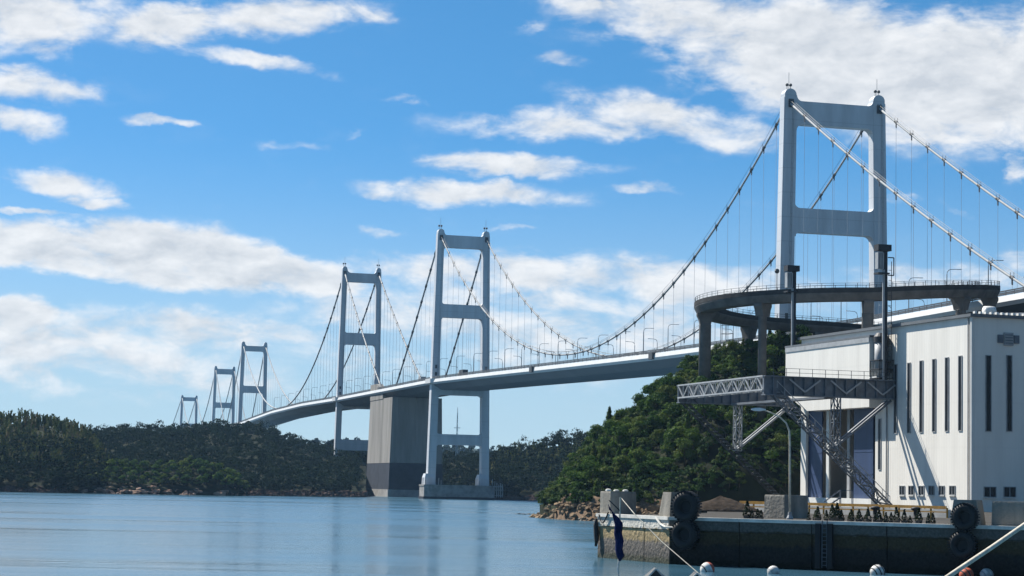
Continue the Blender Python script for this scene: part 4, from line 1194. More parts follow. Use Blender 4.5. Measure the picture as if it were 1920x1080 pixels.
bracket(tF, True); bracket(tR, False)
lattice(W(tF, 21.4, 22.75), W(tR - .3, 20.3, 22.75), 1.6, 2.1, Z, 15, .24, 'lsteel', 'outer_truss', ga)
MB().box(W((tF + tR) / 2, 10.6, 20.9), BD * ((tR - tF) / 2 - .8), BN * .9, Z * .18).build('catwalk', 'steel', ga)
# railing on the front girder
m = MB()
for k in range(10):
    n = 1.0 + k * 2.2; m.bar(W(tF - .65, n, ZG1), W(tF - .65, n, ZG1 + 1.35), .08)
for z in (.7, 1.35): m.bar(W(tF - .65, 1.0, ZG1 + z), W(tF - .65, 21.0, ZG1 + z), .06)
m.build('girder_railing', 'rail', ga)
# machine deck in the corner beside the hood
m = MB()
for z in (24.2, 25.6, 27.0): m.box(W(tF + 1.2, 1.4, z), BD * 1.6, BN * 1.3, Z * .07)
for sa in (-1, 1):
    for sl in (-1, 1): m.bar(W(tF + 1.2 + sa * 1.5, 1.4 + sl * 1.2, ZG1), W(tF + 1.2 + sa * 1.5, 1.4 + sl * 1.2, 27.0), .12)
m.build('machine_deck', 'msteel', ga)

# ================================================================== QUAY FURNITURE
def qpoint(t, out=0.0, z=ZQ): p = QA + QL * t + QN * out; return V(p.x, p.y, z)


def qt(px, out=0.0):
    """distance along the quay edge seen at photo column px"""
    best = min(np.arange(-2, 60, .05), key=lambda t: abs((lambda p: (p.x / (p.y * (1))) - 0)(qpoint(t, out)) - (PZ(px, 170, 3.8).x / 170)))
    return float(best)


def conc_block(name, label, c, hx, hy, h, ux, uy, taper=.94, parts=True, grp=None):
    o = thing(name, label, 'concrete block', V(c.x, c.y, ZQ), grp)
    r = lambda g, z: [V(c.x, c.y, z) + ux * (x * hx * g) + uy * (y * hy * g) for x, y in ((-1, -1), (1, -1), (1, 1), (-1, 1))]
    MB().loft([r(1, ZQ), r(1, ZQ + h * .12), r(taper, ZQ + h - .12), r(taper * .97, ZQ + h)]).build('block', 'block', o)
    return o


def tyre(label, c, axis, R):
    o = thing('tyre_fender', label, 'tyre', c - Z * R, 'big tyres hung on the quay')
    axis = Vector(axis).normalized()
    MB().torus(c, axis, R * .70, R * .30, 30, 12, 1.25).build('tyre_casing', 'rubber', o, smooth=True)
    MB().lathe([(R * .1, -.08), (R * .46, -.1), (R * .46, .1), (R * .1, .1)], c - axis * .1, axis, 22).build('tyre_disc', 'rubber', o)
    m = MB(); x = axis.cross(Z).normalized(); y = axis.cross(x)
    for k in range(30):
        a = 2 * math.pi * k / 30; d = x * math.cos(a) + y * math.sin(a); tg = axis.cross(d)
        m.box(c + d * (R * 1.0), d * (R * .055), tg * (R * .055), axis * (R * .30))
    m.build('tread', 'rubber', o)
    return o


blkA = QB + V(0, 0) - QE * 2.5 - QEN * 1.5
c = QA + QE * 13.1 - QEN * 1.35; c = V(c.x, c.y, 0)
b = conc_block('mooring_block', 'pale square concrete block on the outer corner of the quay end', c, 1.25, 1.08, 2.0, V(-QEN.x, -QEN.y), QE, .99)
for k, (dx, h) in enumerate(((-1.0, .22), (-.2, .16), (.7, .18))):   # stones left on top
    m = MB().lathe([(.1, 0), (.28, .03), (.24, h * .8), (.08, h)], V(c.x + dx * .9, c.y + .35 * dx, ZQ + 2.0), n=7); tag(m.build('loose_stone', 'coping'), ('flat pale stone lying on the outer corner block', 'small round stone in the middle of the corner block top', 'pale stone by the right edge of the corner block top')[k], 'stone')
t1 = qt(1262, .1)
c = QA + QE * 1.25 - QEN * 1.2
conc_block('mooring_block', 'tapered concrete block carrying the pair of big tyres nearest the rocks', c, 1.1, 1.0, 2.05, V(-QEN.x, -QEN.y), QE, .8)
tt = qt(1286, .7)
tyre('big black tyre hung against the tapered block on the quay corner', qpoint(tt, .62, 4.72), QN, 1.2)
tyre('big black tyre hung low on the quay wall under the corner block', qpoint(tt - .1, .6, 2.45), QN, 1.16)
c = P(1474, 955, 187); c = V(c.x, c.y, 0)
conc_block('mooring_block', 'square concrete block behind the tall lamp post on the quay', c, 1.45, 1.25, 2.0, V(.8, .6), V(-.6, .8), .98)
t2 = qt(1806, .7)
conc_block('mooring_block', 'tapered concrete block carrying the pair of tyres below the hall corner', qpoint(t2 - .2, -1.0), 1.1, .9, 1.95, QL, QN, .82)
tyre('big black tyre hung on the tapered block below the hall corner', qpoint(t2 + .1, .6, 4.45), QN, 1.02)
tyre('big black tyre hung low on the quay wall below the hall corner', qpoint(t2 - .1, .55, 2.35), QN, 1.05)
t3 = qt(1900, -2)
conc_block('mooring_block', 'brown-stained long concrete block at the far right end of the quay', qpoint(t3 + .6, -1.9), 1.9, 1.1, 1.9, QL, QN, .98)
# tall quay lamp
c = P(1481, 970, 178); lp = thing('quay_lamp', 'tall pale street lamp with a long curved arm standing at the quay edge', 'street lamp', V(c.x, c.y, ZQ))
b0 = V(c.x, c.y, ZQ); arm = []
D_ = c.y
for px, py in ((1481, 970), (1481, 900), (1481, 830), (1480, 808), (1474, 793), (1462, 782), (1446, 774), (1430, 768)): arm.append(P(px, py, D_))
arm[0] = b0
MB().tube(arm, [.10, .09, .085, .08, .07, .06, .055, .05], 8).build('lamp_pole', 'rope', lp, smooth=True)
e = arm[-1]; MB().loft([[e + V(x, 0, 0) + V(0, a * w, b_ * h) for a, b_ in ((-1, -1), (1, -1), (1, 1), (-1, 1))] for x, w, h in ((.25, .08, .05), (-.25, .2, .14), (-.65, .18, .13), (-.95, .06, .05))]).build('lamp_head', 'lamphead', lp)
MB().lathe([(.28, 0), (.28, .12), (.17, .35), (.15, .6)], b0, n=12).build('lamp_base', 'lsteel', lp)
# yellow guard rail
a = P(1388, 962, 238); b = P(1776, 966, 214); a.z = b.z = ZQ
yr = thing('guard_rail', 'long yellow painted guard rail standing across the quay in front of the hall', 'railing', a.lerp(b, .5))
d = (b - a).normalized(); L_ = (b - a).length; nrm = V(d.y, -d.x)
n_post = 15
for k in range(n_post):
    p = a + d * (L_ * k / (n_post - 1)); MB().box(p + Z * .5, d * .07, nrm * .07, Z * .52).build('post', 'yellow', yr)
for z, h in ((1.05, .15), (.6, .06)): MB().box(a + d * (L_ / 2) + Z * z + nrm * .1, d * (L_ / 2), nrm * .04, Z * h).build('rail', 'yellow', yr)
# low pale kerb wall behind it
m = MB().box(a.lerp(b, .5) + V(-.3, 5, .42), d * (L_ / 2 + 2), nrm * .25, Z * .42); tag(m.build('kerb_wall', 'coping'), 'low pale concrete kerb wall running behind the yellow rail', 'wall')
# dark clipped shrubs in pots along the rail
def blob_leaf_mesh(name, n, fn, size, mt, seed):
    r = np.random.default_rng(seed)
    P_, N_ = fn(r, n)
    return leaf_mesh(name, P_, N_, size, mt, r)
def leaf_mesh(name, P_, N_, size, mt, r, tint=None):
    n = len(P_)
    N_ = N_ / np.maximum(np.linalg.norm(N_, axis=1, keepdims=True), 1e-6)
    ref = r.normal(size=(n, 3)); X = np.cross(N_, ref); X /= np.maximum(np.linalg.norm(X, axis=1, keepdims=True), 1e-6); Y = np.cross(N_, X)
    s = (size * r.uniform(.6, 1.25, n))[:, None] if np.isscalar(size) else size[:, None]
    asp = r.uniform(.55, .9, n)[:, None]
    v = np.stack([P_ - X * s - Y * s * asp * .4, P_ + X * s * .2 - Y * s * asp, P_ + X * s + Y * s * asp * .3, P_ - X * s * .1 + Y * s * asp], 1).reshape(-1, 3)
    me = bpy.data.meshes.new(name); me.vertices.add(4 * n); me.vertices.foreach_set('co', v.ravel())
    me.loops.add(4 * n); me.loops.foreach_set('vertex_index', np.arange(4 * n, dtype=np.int32))
    me.polygons.add(n); me.polygons.foreach_set('loop_start', np.arange(0, 4 * n, 4, dtype=np.int32)); me.polygons.foreach_set('loop_total', np.full(n, 4, dtype=np.int32))
    me.update(calc_edges=True)
    at = me.attributes.new('tint', 'FLOAT', 'FACE')
    at.data.foreach_set('value', (tint if tint is not None else r.uniform(0, 1, n)).astype(np.float32))
    me.materials.append(MT[mt] if isinstance(mt, str) else mt)
    return me
def cone_fn(r, n):
    z = r.uniform(.12, 1, n) ** 1.1; rad = .36 * (1 - z * .85) * np.where(z > .75, .8, 1) * r.uniform(.75, 1.05, n); a = r.uniform(0, 6.283, n)
    p = np.stack([np.cos(a) * rad, np.sin(a) * rad, z * .95], 1); nn = np.stack([np.cos(a), np.sin(a), np.full(n, .5)], 1) + r.normal(size=(n, 3)) * .4
    return p, nn
sh_me = [blob_leaf_mesh('shrub_foliage', 130, cone_fn, .09, 'shrub', k) for k in range(4)]
pt = MB().lathe([(.16, 0), (.26, .02), (.30, .26), (.26, .28), (.05, .2)], (0, 0, 0), n=9); pot_me = bpy.data.meshes.new('planter'); pot_me.from_pydata(pt.v, [], pt.f); pot_me.materials.append(MT['pot'])
for k, px in enumerate([1400, 1411, 1420, 1429, 1515, 1527, 1537, 1549, 1562, 1570, 1578, 1590, 1600, 1612, 1622, 1630, 1643, 1650, 1660, 1672, 1685, 1696, 1706, 1722, 1740, 1751]):
    p = qpoint(qt(px, -1.6) , -1.4 + random.uniform(-.5, .4)); sc = random.choice((.6, .75, .9, 1.0, 1.15))
    o = thing('potted_shrub', 'small dark clipped shrub in a low pot in front of the yellow rail', 'shrub', p, 'dark shrubs in a row along the quay'); o.scale = (sc, sc, sc * random.uniform(.9, 1.15)); o.rotation_euler = (0, 0, random.uniform(0, 6))
    for me, n in ((sh_me[k % 4], 'foliage'), (pot_me, 'planter')):
        cc = bpy.data.objects.new(n, me); col.objects.link(cc); cc.parent = o
        if n == 'foliage': cc.location = (0, 0, .16)
# brown heap of soil beside the tyres
def heap(name, label, cat, c, rx_, ry_, h, mt, seed):
    r = random.Random(seed); m = MB(); n = 22; rings = []
    for k in range(7):
        t = k / 6; rr_ = 1 - t ** 1.4
        rings.append([V(c.x + math.cos(a) * rx_ * max(rr_, .02) * (1 + .12 * math.sin(3 * a + seed) + r.uniform(-.06, .06)), c.y + math.sin(a) * ry_ * max(rr_, .02), c.z - .1 + h * t * (1 + r.uniform(-.08, .08))) for a in [2 * math.pi * i / n for i in range(n)]])
    m.loft(rings); return tag(m.build(name, mt, smooth=True), label, cat)
heap('soil_heap', 'brown heap of earth on the quay beside the big tyres', 'soil heap', PZ(1352, 236, ZQ), 4.4, 3.0, 1.75, 'heap', 3)
# mobile steps by the doorway
c = PZ(1570, 300, ZQ); st = thing('mobile_steps', 'small dark steel steps standing by the plinth of the blue doorway', 'steps', c)
m = MB()
for k in range(5): MB().box(c + V(-1.6 + k * .45, 0, .25 + k * .32), V(.24, 0, 0), V(0, .5, 0), Z * .04).build('step', 'steel', st)
for dy in (-.5, .5):
    g = MB(); g.bar(c + V(-1.9, dy, 0), c + V(.4, dy, 1.7), .12); g.bar(c + V(-1.9, dy, 1.0), c + V(.4, dy, 2.7), .08); g.bar(c + V(.4, dy, 2.7), c + V(2.1, dy, 2.7), .08); g.bar(c + V(.4, dy, 0), c + V(.4, dy, 2.7), .1); g.bar(c + V(2.1, dy, 0), c + V(2.1, dy, 2.7), .1)
    g.build('side_frame', 'steel', st)
# bollards
for k, (px, lab) in enumerate(((1641, 'dark iron mooring bollard in front of the hall, below the raking leg'), (1717, 'dark iron mooring bollard in front of the hall office windows'))):
    p = PZ(px, 200, ZQ); MB_ = MB().lathe([(.34, 0), (.34, .1), (.22, .2), (.2, .75), (.42, .85), (.46, 1.0), (.3, 1.12), (.05, 1.15)], p, n=14)
    tag(MB_.build('bollard', 'rubber', smooth=True), lab, 'bollard')
# vertical rubber fender and ladder on the shaded quay face
t4 = qt(1547, .2)
for k, (dt, lab) in enumerate(((-.5, 'upright black rubber fender on the quay wall, on the ladder side towards the corner tyres'), (.5, 'upright black rubber fender on the quay wall, on the ladder side towards the hall'))):
    p = qpoint(t4 + dt, .3, 1.9); o = MB().box(p, QL * .2, QN * .18, Z * 1.75); tag(o.build('rubber_fender', 'rubber'), lab, 'fender', 'upright fenders')
ld = thing('quay_ladder', 'rusty steel ladder going down the quay wall between two upright fenders', 'ladder', qpoint(t4, .25, 0.2))
for s in (-.2, .2): MB().bar(qpoint(t4 + s, .25, .2), qpoint(t4 + s, .25, 3.9), .07).build('stile', 'steel', ld)
for k in range(11): MB().bar(qpoint(t4 - .2, .25, .4 + k * .32), qpoint(t4 + .2, .25, .4 + k * .32), .05).build('rung', 'steel', ld)
# old ropes hung on the end face
for (px0, py0, px1, py1, lab, dip) in ((1128, 975, 1136, 1045, 'dark weedy rope fender hanging down the outer quay corner', .1),):
    t = 14.1; p = [QA + QE * t + QEN * .25 + Z * (z - ZQ) for z in (3.4, 2.8, 2.2, 1.5, 1.0)]
    tag(MB().tube([q + QE * (.12 * math.sin(i * 1.7)) for i, q in enumerate(p)], [.1, .22, .25, .2, .12], 8).build('rope_fender', 'rubber'), lab, 'rope')
p0_ = QA + QE * 13.6 + QEN * .25; p1_ = QA + QE * 11.6 + QEN * .25; pts = []
for i in range(11):
    k = i / 10; q = p0_.lerp(p1_, k); pts.append(V(q.x, q.y, 3.75 - 1.1 * math.sin(k * math.pi) * (0.4 + .6 * (1 - k)) + .25 * k))
tag(MB().tube(pts, .06, 6).build('mooring_rope', 'rubber'), 'thin dark rope looped over the quay end below the corner block', 'rope')
p0_ = qpoint(-.2, .2); pts = [V(*(QA + QE * 2.2 + QEN * .2).xy, 3.7), V(*(QA + QE * 1.2 + QEN * .25).xy, 3.2), V(*(QA + QE * .2 + QEN * .3).xy, 3.0), qpoint(.6, .35, 3.0)]
tag(MB().tube(pts, .1, 6).build('mooring_rope', 'coping'), 'thick white rope draped round the quay corner beside the tyres', 'rope')

# ================================================================== SMALL CRAFT AND FLOATS
def skiff(label, c, ang, L0, B, ridge):
    o = thing('covered_skiff', label, 'boat', V(c.x, c.y, -.1), 'small covered boats moored off the quay'); ca, sa = math.cos(ang), math.sin(ang)
    X = V(ca, sa); Y = V(-sa, ca); c = V(c.x, c.y, 0)
    rings = []
    for k, (x, b_, zk, zs) in enumerate(((-1, .72, .0, .42), (-.5, .95, -.12, .40), (0, 1, -.15, .40), (.5, .8, -.1, .46), (.85, .4, .05, .56), (1, .04, .3, .66))):
        p = c + X * (x * L0 / 2); rings.append([p + Y * (b_ * B / 2) + Z * zs, p + Y * (b_ * B * .36) + Z * zk, p - Y * (b_ * B * .36) + Z * zk, p - Y * (b_ * B / 2) + Z * zs])
    MB().loft(rings).build('hull', 'hull', o)
    tp_ = []
    for x, b_, zr in ((-1.02, .80, ridge), (-.3, 1.02, ridge), (.4, .9, ridge * .97), (.8, .55, ridge * .8)):
        p = c + X * (x * L0 / 2); e = .42
        tp_.append([p + Y * (b_ * B / 2 + .05) + Z * e, p + Z * zr, p - Y * (b_ * B / 2 + .05) + Z * e, p + Z * (e - .02)])
    MB().loft(tp_).build('tarpaulin', 'tarp', o)
    g = MB()
    p = tp_[0]
    g.bar(p[0], p[1], .09); g.bar(p[1], p[2], .09)
    for a_, b_ in zip(tp_[:-1], tp_[1:]): g.bar(a_[0], b_[0], .05); g.bar(a_[2], b_[2], .05)
    g.build('white_edging', 'white', o)
    return o


# ridge ends show at the bottom edge of the photograph
def skiff_at(px, py, D, label, L0, B):
    a = P(px, py, D); 
    return skiff(label, V(a.x + .2, a.y + L0 / 2), math.radians(88), L0, B, a.z), a
_, rA = skiff_at(1226, 1066, 118, 'small boat under a dark ridge tarpaulin, next to the pole with the furled blue cloth', 4.6, 2.9)
_, rB = skiff_at(1303, 1074, 116, 'small boat under a dark ridge tarpaulin, at the foot of the slanting line', 4.6, 2.5)
# pole with a furled navy cloth on a pontoon float
Dm = 124
mt_ = P(1163, 932, Dm); base = V(mt_.x - .05, Dm, .3)
pon = thing('pontoon_mast', 'thin pole with a furled navy blue cloth rising from a mooring float before the quay', 'pole', V(base.x, base.y, -.2))
MB().lathe([(.3, -.25), (.75, -.2), (.8, .25), (.3, .32)], V(base.x, base.y, 0), n=16).build('float', 'hull', pon)
MB().tube([base, base + (mt_ - base) * .5, mt_], [.06, .055, .045], 7).build('pole', 'rope', pon)
y0 = P(1142, 938, Dm); yd = MB().tube([y0, P(1163, 958, Dm)], .04, 6).build('gaff', 'tarp', pon)
cl = MB(); R_ = random.Random(5)
prof = [(1141, 950, .02), (1147, 957, .12), (1153, 965, .18), (1158, 975, .26), (1161, 985, .20), (1160, 1000, .20), (1162, 1015, .22), (1160, 1030, .18), (1162, 1042, .20), (1162, 1052, .05)]
rings = []
for i, (px, py, r) in enumerate(prof):
    r *= 1.1; p = P(px, py, Dm - .12); rings.append([p + V(math.cos(a) * r * (1 + .25 * math.sin(3 * a + i)), math.sin(a) * r * .7, (-.18 * math.cos(a)) if i < 4 else 0) for a in [2 * math.pi * k / 10 for k in range(10)]])
cl.loft(rings).build('furled_cloth', 'navy', pon, smooth=True)
MB().tube([P(1161, 1050, Dm - .1), P(1158, 1065, Dm - .1), P(1160, 1082, Dm - .1), V(base.x, base.y - .2, .3)], .05, 6).build('downhaul', 'white', pon)
# stay from the pole head to the second boat
tag(MB().tube([P(1165, 934, Dm), P(1190, 964, Dm - 2), P(1240, 1015, Dm - 4), P(1312, 1077, 117)], .024, 6).build('stay_line', 'rope'), 'thin pale line slanting from the pole head down to the second covered boat', 'line')
# thick mooring line from the quay out to the right
tag(MB().tube([P(1762, 1092, 92), P(1800, 1066, 95), P(1860, 1026, 99), P(1935, 974, 104), P(2010, 921, 109)], .11, 8).build('mooring_line', 'rope', smooth=True), 'thick pale mooring line slanting up to the right in front of the shaded quay wall', 'mooring line')
bz = P(1762, 1092, 92)
tag(MB().lathe([(.1, -.5), (.75, -.35), (.95, .1), (.75, .55), (.2, .75), (.06, bz.z + .05)], V(bz.x, bz.y, 0), n=16).build('mooring_buoy', 'hull', smooth=True), 'grey mooring buoy with a tall spindle holding the thick pale line', 'buoy')


def float_buoy(px, py, D, R, mats, label, stripes=3):
    c = G(px, py, 0.0) if D is None else PZ(px, D, 0); c.z = R * .32
    o = thing('float_buoy', label, 'buoy', V(c.x, c.y, c.z - R), 'floats moored along the quay')
    prof = [(R * math.cos(a), R * math.sin(a)) for a in np.linspace(-1.45, 1.45, 11)]
    MB().lathe(prof, c, V(.85, .3, .42), 18).build('float_body', mats[0], o, smooth=True)
    ax_ = V(.85, .3, .42).normalized()
    for k in range(stripes):
        h = (-.55 + .55 * k) * R
        rr_ = math.sqrt(R * R - h * h) * 1.03
        MB().lathe([(rr_ * .9, -.09 * R), (rr_, -.08 * R), (rr_, .08 * R), (rr_ * .9, .09 * R)], c + ax_ * h, ax_, 18).build('rope_band', mats[1], o, smooth=True)
    if len(mats) > 2:
        MB().lathe([(R * 1.02 * math.cos(a), R * 1.02 * math.sin(a)) for a in np.linspace(.35, 1.4, 6)], c, ax_, 18).build('painted_cap', mats[2], o, smooth=True)


float_buoy(1326, 1072, None, .54, ('white', 'tarp', 'orange'), 'round float half white half orange, moored below the corner tyres', 1)
float_buoy(1450, 1076, None, .46, ('white', 'hull'), 'plain white round float below the quay lamp', 1)
float_buoy(1645, 1077, None, .56, ('white', 'tarp'), 'white float wrapped with dark ropes, out in front of the raking leg', 3)
float_buoy(1812, 1082, None, .54, ('orange', 'tarp'), 'orange float lashed with dark ropes beside the thick mooring line', 2)
float_buoy(1850, 1082, None, .5, ('white', 'hull'), 'white float touching the orange float by the mooring line', 2)
float_buoy(1908, 1082, None, .5, ('white', 'tarp'), 'white float with dark ropes at the outer end of the row', 2)

# ================================================================== ROCKS
def rock_mesh(seed, mt):
    r = random.Random(seed)
    import bmesh
    bm = bmesh.new(); bmesh.ops.create_icosphere(bm, subdivisions=2, radius=1)
    cuts = [(Vector((r.uniform(-1, 1), r.uniform(-1, 1), r.uniform(-.4, 1))).normalized(), r.uniform(.3, .75)) for _ in range(11)]
    for v in bm.verts:
        for n, d in cuts:
            k = v.co.dot(n)
            if k > d: v.co -= n * (k - d)
        v.co += Vector((r.uniform(-.03, .03), r.uniform(-.03, .03), r.uniform(-.03, .03)))
        v.co.z *= .7
    me = bpy.data.meshes.new('rock'); bm.to_mesh(me); bm.free(); me.materials.append(MT[mt]); return me


RK = [rock_mesh(k, 'rock') for k in range(7)]; RW = [rock_mesh(20 + k, 'rockwet') for k in range(3)]; RF = [rock_mesh(40 + k, 'rockfar') for k in range(5)]


def put_rock(me, p, s, label, group):
    o = bpy.data.objects.new('rock', me); col.objects.link(o); o.location = p
    o.scale = (s * random.uniform(.9, 1.5), s * random.uniform(.8, 1.2), s * random.uniform(.6, 1.05)); o.rotation_euler = (random.uniform(-.3, .3), random.uniform(-.3, .3), random.uniform(0, 6.3))
    tag(o, label, 'rock', group)


for k in range(165):
    px = 998 + 252 * (k / 164) + random.uniform(-3, 3); u = random.random()
    b = near_hill.at(max(px, 1013), 0)
    d = b.y - 5.5 + u * 9.5; z = -.3 + 3.5 * smooth(u) * (0.25 + .75 * smooth((px - 1000) / 45))
    q = PZ(px, d, z); q.z = z
    if u < .3: put_rock(random.choice(RW), q, random.uniform(.35, .7), 'dark wet boulder at the waterline of the headland', 'wet boulders on the headland shore')
    else: put_rock(random.choice(RK), q, random.choice((.35, .45, .55, .7, .85, 1.1)) * random.uniform(.85, 1.2), 'tan angular boulder on the rocky foot of the headland', 'boulders on the headland shore')
for k in range(14):                                          # low reef running out from the point
    q = G(966 + k * 3.2, 964 + random.uniform(-.6, 1.2), 0); put_rock(random.choice(RW), V(q.x, q.y, -.05), random.uniform(.3, .55), 'dark wet boulder at the waterline of the headland', 'wet boulders on the headland shore')
for k in range(118):
    px = (100 + 275 * random.random() if k % 3 else 215 + 160 * random.random()) if k < 100 else 375 + 85 * random.random(); u = random.random(); b = cape.at(px, 0); d = b.y - 3 + u * 9; z = -.2 + 3.2 * u
    q = PZ(px, d, z); q.z = z; put_rock(random.choice(RF), q, random.uniform(.8, 2.0), 'reddish boulder along the shore of the small wooded cape', 'boulders on the cape shore')

# dark broken rock along the far shores, too small to tell apart
def shore_rubble(hill, name, label, px0, px1, n, mt, seed):
    r = random.Random(seed); m = MB()
    for i in range(n):
        px = px0 + (px1 - px0) * r.random(); b = hill.at(px, 0); u = r.random(); d = b.y - 2 + u * 9; z = -.3 + 2.2 * u; q = PZ(px, d, z); s_ = r.uniform(.5, 1.7)
        c = V(q.x, q.y, z); k = [Vector((r.uniform(-1, 1), r.uniform(-1, 1), 0)) for _ in range(2)]
        ring = [c + V(math.cos(a) * s_ * r.uniform(.7, 1.4), math.sin(a) * s_ * r.uniform(.6, 1.1), r.uniform(-.2, .1) * s_) for a in (0, 1.05, 2.1, 3.14, 4.2, 5.2)]
        m.hexa([p - Z * s_ * .6 for p in ring], [c + (p - c) * .55 + Z * (s_ * r.uniform(.35, .8)) for p in ring])
    o = kind(m.build(name, mt), 'stuff'); o['label'] = label; o['category'] = 'shore rocks'


shore_rubble(left_ridge, 'shore_rocks', 'dark broken rocks along the shore of the wooded ridge', 380, 684, 420, 'rubble', 1)
shore_rubble(left_hill, 'shore_rocks', 'dark broken rocks along the foot of the bamboo hill', -60, 130, 260, 'rubble', 2)
shore_rubble(right_hill, 'shore_rocks', 'dark broken rocks along the shore behind the second tower', 640, 1060, 420, 'rubble', 3)

# ================================================================== TREES
def crown_pts(r, n, H, Rx, nclump, style):
    """leaf positions and normals of a crown; z from 0"""
    P_, N_, T_ = [], [], []
    if style == 'broad':
        cl = []
        for k in range(nclump):
            a = r.uniform(0, 6.283); zz = r.uniform(.28, .95); rad = Rx * math.sqrt(r.uniform(.05, 1)) * (1 - .55 * max(0, zz - .5) * 2 * .8)
            cl.append((np.array([math.cos(a) * rad * .75, math.sin(a) * rad * .75, H * zz]), Rx * r.uniform(.26, .52), r.uniform(0, 1)))
        for c, s, t in cl:
            m = n // nclump; d = r.normal(size=(m, 3)); d /= np.linalg.norm(d, axis=1, keepdims=True)
            d[:, 2] = np.abs(d[:, 2]) * 1.0 - .35 * r.uniform(0, 1, m)
            p = c + d * s * np.array([1, 1, .75]) * r.uniform(.5, 1.28, (m, 1)); P_.append(p); N_.append(d + r.normal(size=(m, 3)) * .32 + np.array([0, 0, .15])); T_.append(np.clip(t + r.normal(size=m) * .15, 0, 1))
    elif style == 'pine':
        for k in range(nclump):
            zz = .2 + .8 * k / (nclump - 1); rad = Rx * (1.05 - zz) * r.uniform(.75, 1.15) + .12; m = n // nclump; a = r.uniform(0, 6.283, m); q = np.sqrt(r.uniform(.05, 1, m))
            p = np.stack([np.cos(a) * rad * q, np.sin(a) * rad * q, H * zz - .14 * H * q + r.normal(size=m) * .05 * H], 1); P_.append(p)
            N_.append(np.stack([np.cos(a) * .6, np.sin(a) * .6, np.ones(m)], 1) + r.normal(size=(m, 3)) * .4); T_.append(np.clip(r.uniform(.1, .6) + r.normal(size=m) * .1, 0, 1))
    else:                                                    # plume: arching bamboo heads
        for k in range(nclump):
            a0 = r.uniform(0, 6.283); lean = r.uniform(.15, .75) * Rx; m = n // nclump; u = r.uniform(.15, 1, m); h = H * r.uniform(.75, 1.08); t = r.uniform(0, 1)
            cx_ = math.cos(a0) * (Rx * .25 + lean * u ** 2); cy_ = math.sin(a0) * (Rx * .25 + lean * u ** 2); w = Rx * .30 * np.sin(np.clip(u, 0, 1) * math.pi * .9 + .2)
            b = r.uniform(0, 6.283, m); q = np.sqrt(r.uniform(.1, 1, m)) * w
            P_.append(np.stack([cx_ + np.cos(b) * q, cy_ + np.sin(b) * q, h * u - .08 * h * u ** 4 * 2], 1)); N_.append(np.stack([np.cos(b), np.sin(b), np.full(m, .5)], 1) + r.normal(size=(m, 3)) * .5); T_.append(np.clip(t + r.normal(size=m) * .12, 0, 1))
    return np.concatenate(P_), np.concatenate(N_), np.concatenate(T_)


def tree_proto(seed, n, H, Rx, ncl, style, size, leafm):
    r = np.random.default_rng(seed); p, nn, t = crown_pts(r, n, H, Rx, ncl, style)
    crown = leaf_mesh('crown', p, nn, size, leafm, r, t)
    m = MB(); m.tube([(0, 0, -.6), (.06, .03, H * .3), (.1, -.05, H * .6), (.05, .02, H * .88)], [.17, .14, .09, .03], 6)
    for k in range(5):
        a = r.uniform(0, 6.283); z = H * r.uniform(.28, .6); m.tube([(.08, 0, z), (math.cos(a) * Rx * .35, math.sin(a) * Rx * .35, z + H * .14), (math.cos(a) * Rx * .62, math.sin(a) * Rx * .62, z + H * .22)], [.08, .06, .02], 5)
    tm = bpy.data.meshes.new('trunk'); tm.from_pydata(m.v, [], m.f); tm.materials.append(MT['bark'])
    return crown, tm


TB = [tree_proto(100 + k, 1900, 4.8, 2.5, 15, 'broad', .19, 'leaf') for k in range(7)]
TP = [tree_proto(120 + k, 750, 5.6, 1.9, 11, 'pine', .24, 'leaf') for k in range(3)]
TS = [tree_proto(140 + k, 420, 3.6, 2.0, 10, 'broad', .34, 'leaf') for k in range(5)]


def put_tree(pr, p, s, label, group, name='tree', cat='tree'):
    o = thing(name, label, cat, p, group); o.scale = (s * random.uniform(.9, 1.15), s * random.uniform(.9, 1.15), s * random.uniform(.85, 1.15)); o.rotation_euler = (random.uniform(-.06, .06), random.uniform(-.06, .06), random.uniform(0, 6.3))
    for me, n in zip(pr, ('crown', 'trunk')):
        c = bpy.data.objects.new(n, me); col.objects.link(c); c.parent = o


def zone(px, k):
    if k < .2: w = 'just above the rocky shore of the headland' if px < 1260 else 'at the foot of the slope behind the quay tyres'
    elif k > .85: w = 'on the crest of the headland below the spiral ramp' if px > 1270 else 'on the falling skyline of the headland'
    elif px > 1330: w = 'on the headland slope behind the steel gantry'
    elif px < 1110: w = 'on the seaward tip of the headland'
    else: w = 'on the middle slope of the headland'
    return 'broadleaf evergreen tree ' + w, 'trees ' + w


# near headland: individual trees on a jittered grid over the slope
cnt = 0
pxs = np.arange(1022, 1520, 28.5)
for ri, k in enumerate(np.linspace(.055, 1.06, 14)):
    for j, px0 in enumerate(pxs):
        px = px0 + (ri % 2) * 12 + random.uniform(-7, 7); kk = k + random.uniform(-.025, .025)
        if px < 1016 or (px > 1500 and kk < .5): continue
        p = near_hill.at(px, max(.04, kk))
        if p.z < 2.4 or (px < 1060 and random.random() < .25): continue
        s = random.choice((.55, .65, .75, .85, .95, 1.1)) * random.uniform(.92, 1.08) * (0.72 if kk < .16 else 1) * (.42 if px < 1034 else .62 if px < 1062 else .8 if px < 1110 else 1)
        if random.random() < .2:
            put_tree(random.choice(TP), p - Z * .2, s * .95, 'small dark conifer among the broadleaf trees on the headland', 'conifers on the headland')
        else:
            put_tree(random.choice(TB), p - Z * .3, s, *zone(px, kk))
        cnt += 1
